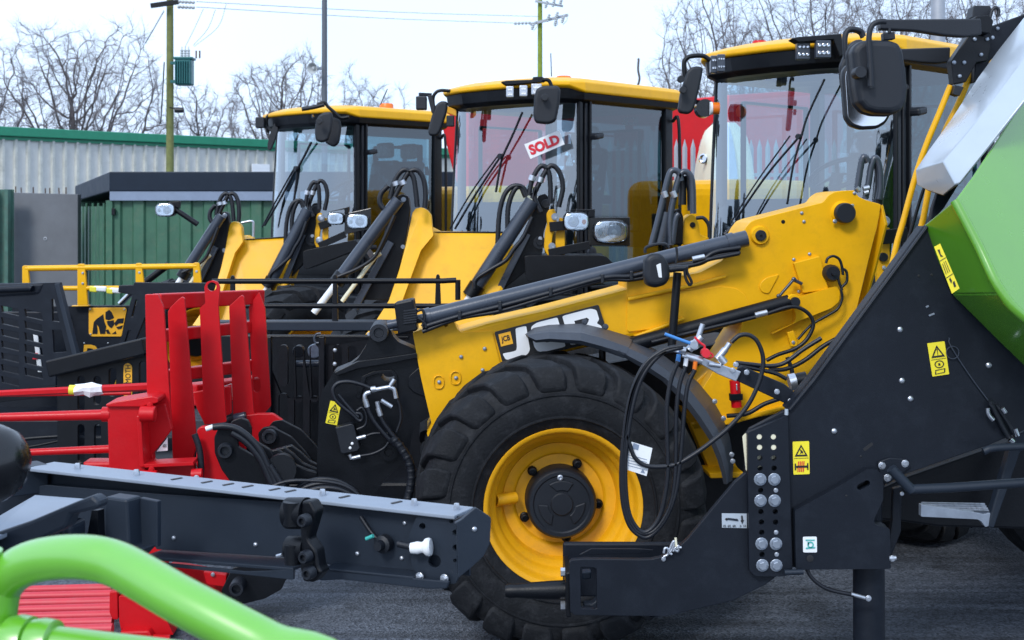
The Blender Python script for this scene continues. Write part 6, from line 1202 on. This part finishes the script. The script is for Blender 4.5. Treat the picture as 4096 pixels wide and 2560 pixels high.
    hoses(t, hz, [B5([(612,360),(570,470),(545,620),(545,800),(550,1000),(535,1150),(500,1290),(440,1370),(380,1370),(320,1270),(298,1100),(300,900),(330,680),(370,520),(430,400),(520,310),(640,275)]),
                  B5([(658,390),(620,500),(600,680),(598,900),(590,1080),(560,1230),(490,1350),(420,1390),(350,1360),(300,1240),(282,1050),(290,850),(310,660),(350,500),(420,370),(530,290),(640,268)]),
                  B5([(712,410),(670,500),(650,640),(635,820),(618,1000),(590,1170),(530,1310),(450,1400),(390,1405),(320,1340),(280,1200),(272,1000),(290,780),(320,600),(370,460),(450,350),(540,300)]),
                  B5([(300,790),(320,850),(350,930),(410,980),(500,990),(600,975),(700,920),(800,850),(920,750),(1030,620),(1100,470),(1120,350),(1090,250),(1040,205),(980,205),(930,245)])], 9, .06)
    hoses(t, vp, [B5([(990,390),(1080,400),(1200,410),(1290,390),(1400,310),(1512,240)]), B5([(1000,405),(1120,430),(1230,455),(1300,490)])], 9, -.06)
    cp2 = PL(5.15); ptube('coupling', t, 'black', cp2, B5([(1300,500),(1400,480)]), 32, 24, False); ptube('coupling_ring', t, 'zinc', cp2, B5([(1295,500),(1335,492)]), 34, 24, False); ptube('coupling', t, 'zinc', cp2, B5([(1380,495),(1405,492)]), 26, 20, False); ptube('coupling', t, 'black', cp2, B5([(1400,495),(1450,490)]), 18, 18, False)
    ptube('plate_tab', t, 'silver', WP, B5([(1272,655),(1272,690)]), 8, 8, False, off=.02)
    return hz
hz = wagon()
def tag_():
    pl = PL(4.93); t = thing('paper_tag', 'folded white instruction leaflet tied to the hanging hydraulic hoses', 'leaflet', pl.p(B5(375,1050)))
    q = B5([(340,850),(463,888),(428,1055),(288,1010),(300,870)]); plate('sheet', t, 'white', pl, q, .003, bev=0, off=.03)
    plate('print', t, 'teal' if False else 'lid_edge', pl, B5([(350,855),(383,868),(376,898),(340,888)]), .001, bev=0, off=.0325)
    for k in range(5): plate('print_line', t, 'lid_edge', pl, B5([(318,925+k*16),(430,955+k*16),(430,958+k*16),(318,928+k*16)]), .0006, bev=0, off=.032)
    plate('print', t, 'lid_edge', pl, B5([(405,1010),(418,1038),(392,1032)]), .001, bev=0, off=.0325)
tag_()
# ================================================================== foreground: grey drawbar and lime tube
def drawbar():
    k = -.47; pl = PL(3.9, 1830, k); t = thing('grey_drawbar', 'long grey steel implement drawbar with a clamp and bolt holes in the foreground', 'drawbar', (-.9, 4.1, 0))
    zt = pl.p(C4(1740,470)).z; wid = .13; n = pl.n
    def X(q, off=0): return pl.p(q, off)
    # channel: web, flanges
    web = C3([(290,215),(1170,285),(2130,350)])+C4([(380,370),(1740,480),(1760,960),(1690,970),(1400,975),(560,900),(500,860)])+C3([(2130,825),(1250,770),(1200,700),(400,640),(-200,900),(-200,300)])
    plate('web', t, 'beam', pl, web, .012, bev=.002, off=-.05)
    a, b = X(C3(230,205)), X(C4(1740,478)); a.z = b.z = zt; far = -n*wid
    tl = at(*C3(230,120), 4.55); 
    vs = [a, b, b+far, a+far]; ob('top_flange', vs, [(0,1,2,3)], 'beam_lit', t, solid=.012, bev=.003)
    ob('far_web', [v+Vector((0,0,-.01)) for v in (a+far*.8, b+far*.8)]+[v+Vector((0,0,-.20)) for v in (b+far*.8, a+far*.8)], [(0,1,2,3)], 'beam', t, solid=.01)
    zb = pl.p(C4(390,930)).z
    p0, p1 = X(C3(1250,800)), X(C4(395,900)); ob('bottom_flange', [p0+n*.02, p1+n*.02, p1-n*.12, p0-n*.12], [(0,1,2,3)], 'beam', t, solid=.012, bev=.003)
    plate('bottom_lip', t, 'beam', pl, C3([(1250,820),(1330,835),(2130,915)])+C4([(400,900),(400,985),(380,985)])+C3([(2130,945),(1400,870)]), .01, bev=.002, off=.02)
    q0, q1 = X(C4(650,900)), X(C4(1420,975)); ob('bottom_flange', [q0+n*.02, q1+n*.02, q1-n*.12, q0-n*.12], [(0,1,2,3)], 'beam', t, solid=.012, bev=.003)
    plate('bottom_lip', t, 'beam', pl, C4([(520,910),(690,895),(900,915),(1410,970),(1720,1000),(1700,1060),(1560,1065),(1200,1025),(800,985),(640,995),(530,970)]), .012, bev=.003, off=.02)
    # end plate with holes
    ep = PL(3.88, 1830, k); plate('end_cheek', t, 'beam', ep, rd(C4([(1380,460),(1740,480),(1760,560),(1750,960),(1700,1060),(1420,1050),(1330,900),(1300,650)]), 6), .012, holes=[circ(*C4(1420,565), 13, 12), circ(*C4(1705,620), 13, 12), circ(*C4(1705,750), 13, 12), circ(*C4(1700,860), 8, 10), circ(*C4(1668,525), 8, 10), circ(*C4(1525,865), 26, 14)], bev=.003, off=-.035)
    vs = [X(C4(1745,485)), at(*C4(1930,385),3.62), at(*C4(2055,470),3.55), at(*C4(2040,700),3.56), at(*C4(1900,900),3.64), X(C4(1770,985)), X(C4(1760,560))]
    plate('nose_plate', t, 'beam', PL(3.83, 1900, .25), rd(C4([(1745,520),(1800,490),(1925,385),(2055,470),(2045,690),(1990,800),(1880,900),(1775,985),(1765,560)]), 8), .02, bev=.004)
    bolt(t, PL(3.83,1900,.25), C4(1912,567), 11, 'zinc', 'dome', off=.0); ob('nose_lining', [at(*C4(1740,490),3.86), at(*C4(1920,400),3.84), at(*C4(1890,450),3.85), at(*C4(1800,510),3.86)], [(0,1,2,3)], 'ink', t, solid=.004)
    # bolts and slots on the top
    for q, r in ((C3(660,185),13),(C3(1162,228),13),(C4(618,310),14),(C4(1398,395),14),(C4(1760,428),14)):
        p = pl.p(q, 0); u, v = q; d = pl.d(u)+.08; p = at(u, v, d); p.z = zt+.006; lathe('bolt', t, 'zinc', p, (0,0,1), [(r*d/F,0),(r*d/F,.012),(r*.8*d/F,.02),(0,.021)], 6)
    for q in (C3(1505,232),C3(1762,272),C3(1945,262),C3(2110,297),C4(210,294),C4(805,330),C4(1250,365),C4(345,312)):
        u, v = q; d = pl.d(u)+.09; p = at(u, v, d); p.z = zt+.0075; obox('slot_hole', t, 'ink', p, (.014,.016,0), (.004,-.005,0), (0,0,.001), bev=0)
    for q in (C3(2100,728),C3(1400,670),C4(845,808),C4(1225,848),C4(1250,545)): bolt(t, pl, q, 9, 'zinc', 'dome', off=-.048)
    for q in (C4(1445,975),C4(1655,990)): bolt(t, pl, q, 18, 'zinc', 'hex', off=.0)
    # pivot clamp
    cl = PL(3.98, 1230, k)
    plate('clamp', t, 'black', cl, rd(C4([(520,300),(590,300),(640,390),(590,560),(570,620),(640,720),(660,860),(690,900),(620,990),(530,980),(500,850),(510,650),(500,480)]), 10), .05, bev=.01, off=.05)
    for y0, y1, r in ((290,560,36),(650,860,32)): tube('clamp_barrel', t, 'black', [cl.p(C4(430,y0+20),.04), cl.p(C4(430,(y0+y1)/2+80),.04)], .030 if r > 33 else .026, 20)
    ptube('clamp_barrel', t, 'black', cl, C4([(360,420),(520,420)]), 62, 24, False, off=.02); ptube('clamp_barrel', t, 'black', cl, C4([(370,720),(520,720)]), 50, 24, False, off=.02)
    for q in ((580,450),(590,755),(620,890)): disc('clamp_pin', t, 'plastic', cl, C4(*q), 26, .03, [(1,0),(1,.7),(.8,1),(.5,1),(.45,.6),(0,.6)], 18, off=.06)
    ptube('grease_nipple', t, 'zinc', cl, C4([(310,765),(355,752)]), 7, 8, False, off=.05)
    # small fittings in the channel, white cap
    disc('connector', t, 'plastic', pl, C4(1100,710), 36, .05, [(1,0),(1,.5),(.6,.6),(.5,1),(0,1)], 18, off=-.04); ptube('connector_pin', t, 'teal', pl, C4([(990,650),(1050,625)]), 8, 8, False); ptube('cable', t, 'hose', pl, C4([(900,480),(980,600),(1060,690)]), 9, 8, off=-.03)
    lathe('white_cap', t, 'white', pl.p(C4(1425,715),.02), (1,-.2,.12), [(.016,-.01),(.019,.012),(.016,.024),(.018,.03),(.026,.038),(.028,.048),(.024,.054),(0,.056)], 20); ptube('cap_rod', t, 'plastic', pl, C4([(1290,680),(1420,710)]), 14, 10, False, off=.02)
    # post bracket at the left and A-frame arm
    lp = PL(4.2, 500, k); plate('post', t, 'beam', lp, C3([(1000,260),(1190,285),(1210,700),(1330,700),(1250,790),(1000,640)]), .07, bev=.008, off=.06); plate('gusset', t, 'beam', lp, C3([(1190,300),(1340,330),(1340,720),(1200,720)]), .02, bev=.003, off=.0)
    plate('side_plate', t, 'black', lp, rd(C3([(950,360),(1000,358),(1010,640),(900,640)]), 4), .03, bev=.005, off=.09); obox('side_block', t, 'beam', lp.p(C3(760,520),.14), (.075,-.02,.006), (.01,.05,0), (0,0,.04), bev=.018, seg=3); bolt(t, lp, C3(905,510), 15, 'black', 'dome', off=.2)
    plate('arm', t, 'beam', PL(3.5, 200, -.3), C3([(840,330),(840,390),(600,450),(560,560),(-160,880),(-160,640),(250,500),(560,370),(780,280)]), .05, bev=.01)
    ob('cover', [at(*q) for q in C3([(-160,560,3.6),(300,290,4.4),(820,330,4.3),(800,360,4.2),(560,420,3.9),(-160,700,3.4)])], [(0,1,2,3,4,5)], 'beam_lit', t, solid=.01)
    # legs out of the picture
    for u, d in ((-420,4.4),(-420,3.4)): p = at(u, VH, d); obox('leg', t, 'beam', (p.x,p.y,.5), (.04,0,0), (0,.04,0), (0,0,.5))
    p, p2 = at(-420,2100,4.4), at(-420,2100,3.4); bar('frame_bar', t, 'beam', (p.x,4.4,.97), (a.x+.02,a.y+.1,.97), .1, .1); bar('frame_bar', t, 'beam', (p2.x,3.4,.97), at(*C3(-150,760),3.5), .08, .1)
drawbar()
def air_tank():
    t = thing('black_tank', 'gloss black round-ended tank lying beside the grey drawbar', 'tank', at(-60, 1900, 3.3)); ax = Vector((.85,-.2,-.10)).normalized(); c = at(*Z5(-172,1272), 3.3); R = .102
    lathe('shell', t, 'gloss_black', c, ax, [(R,-.7),(R,.02),(R*.98,.06),(R*.88,.10),(R*.65,.128),(R*.3,.142),(0,.145)], 40, smooth=60); lathe('seam', t, 'gloss_black', c, ax, [(R,-.01),(R+.004,-.006),(R+.004,.006),(R,.01)], 40, cap=False)
    bar('cradle', t, 'black', c-ax*.6-Vector((0,0,R*.9)), c-ax*.6-Vector((0,0,c.z-.02)), .1, .1, up=(0,1,0))
air_tank()
def lime_tube():
    t = thing('lime_frame', 'lime green bent tube frame curving through the foreground', 'frame', (-.9, 2.1, 0))
    P = [(-60,1500,2.12),(-20,1150,2.12),(40,1010,2.12),(160,900,2.1),(330,835,2.08),(560,805,2.05),(800,815,2.02),(1000,870,2.0),(1200,975,1.97),(1500,1150,1.93),(1800,1310,1.9),(2300,1570,1.86),(3000,1940,1.8)]
    pts = [at(*C3(x,y), d) for x, y, d in P]; e = pts[-1].copy(); pts += [e+Vector((.12,-.02,-.3)), Vector((e.x+.14,e.y-.02,0))]
    tube('bent_tube', t, 'lime', pts, .0345, 24)
    lo = [at(*C3(-200,1550),2.1), at(*C3(400,1570),2.08), at(*C3(1100,1640),2.05), at(*C3(2200,1760),2.0)]; tube('lower_tube', t, 'lime', lo, lambda s: .035-.006*s, 24)
    ax = (lo[1]-lo[0]).normalized(); lathe('collar', t, 'lime', at(*C3(370,1568),2.08), ax, [(.034,-.022),(.042,-.018),(.0445,0),(.042,.018),(.034,.022)], 28); lathe('collar', t, 'lime', at(*C3(170,1562),2.09), ax, [(.034,-.022),(.046,-.018),(.049,0),(.046,.018),(.034,.022)], 28)
    b = at(*C3(-200,1550),2.1); tube('post', t, 'lime', [Vector((b.x,b.y,b.z+.15)), Vector((b.x,b.y,0))], .04, 20)
lime_tube()
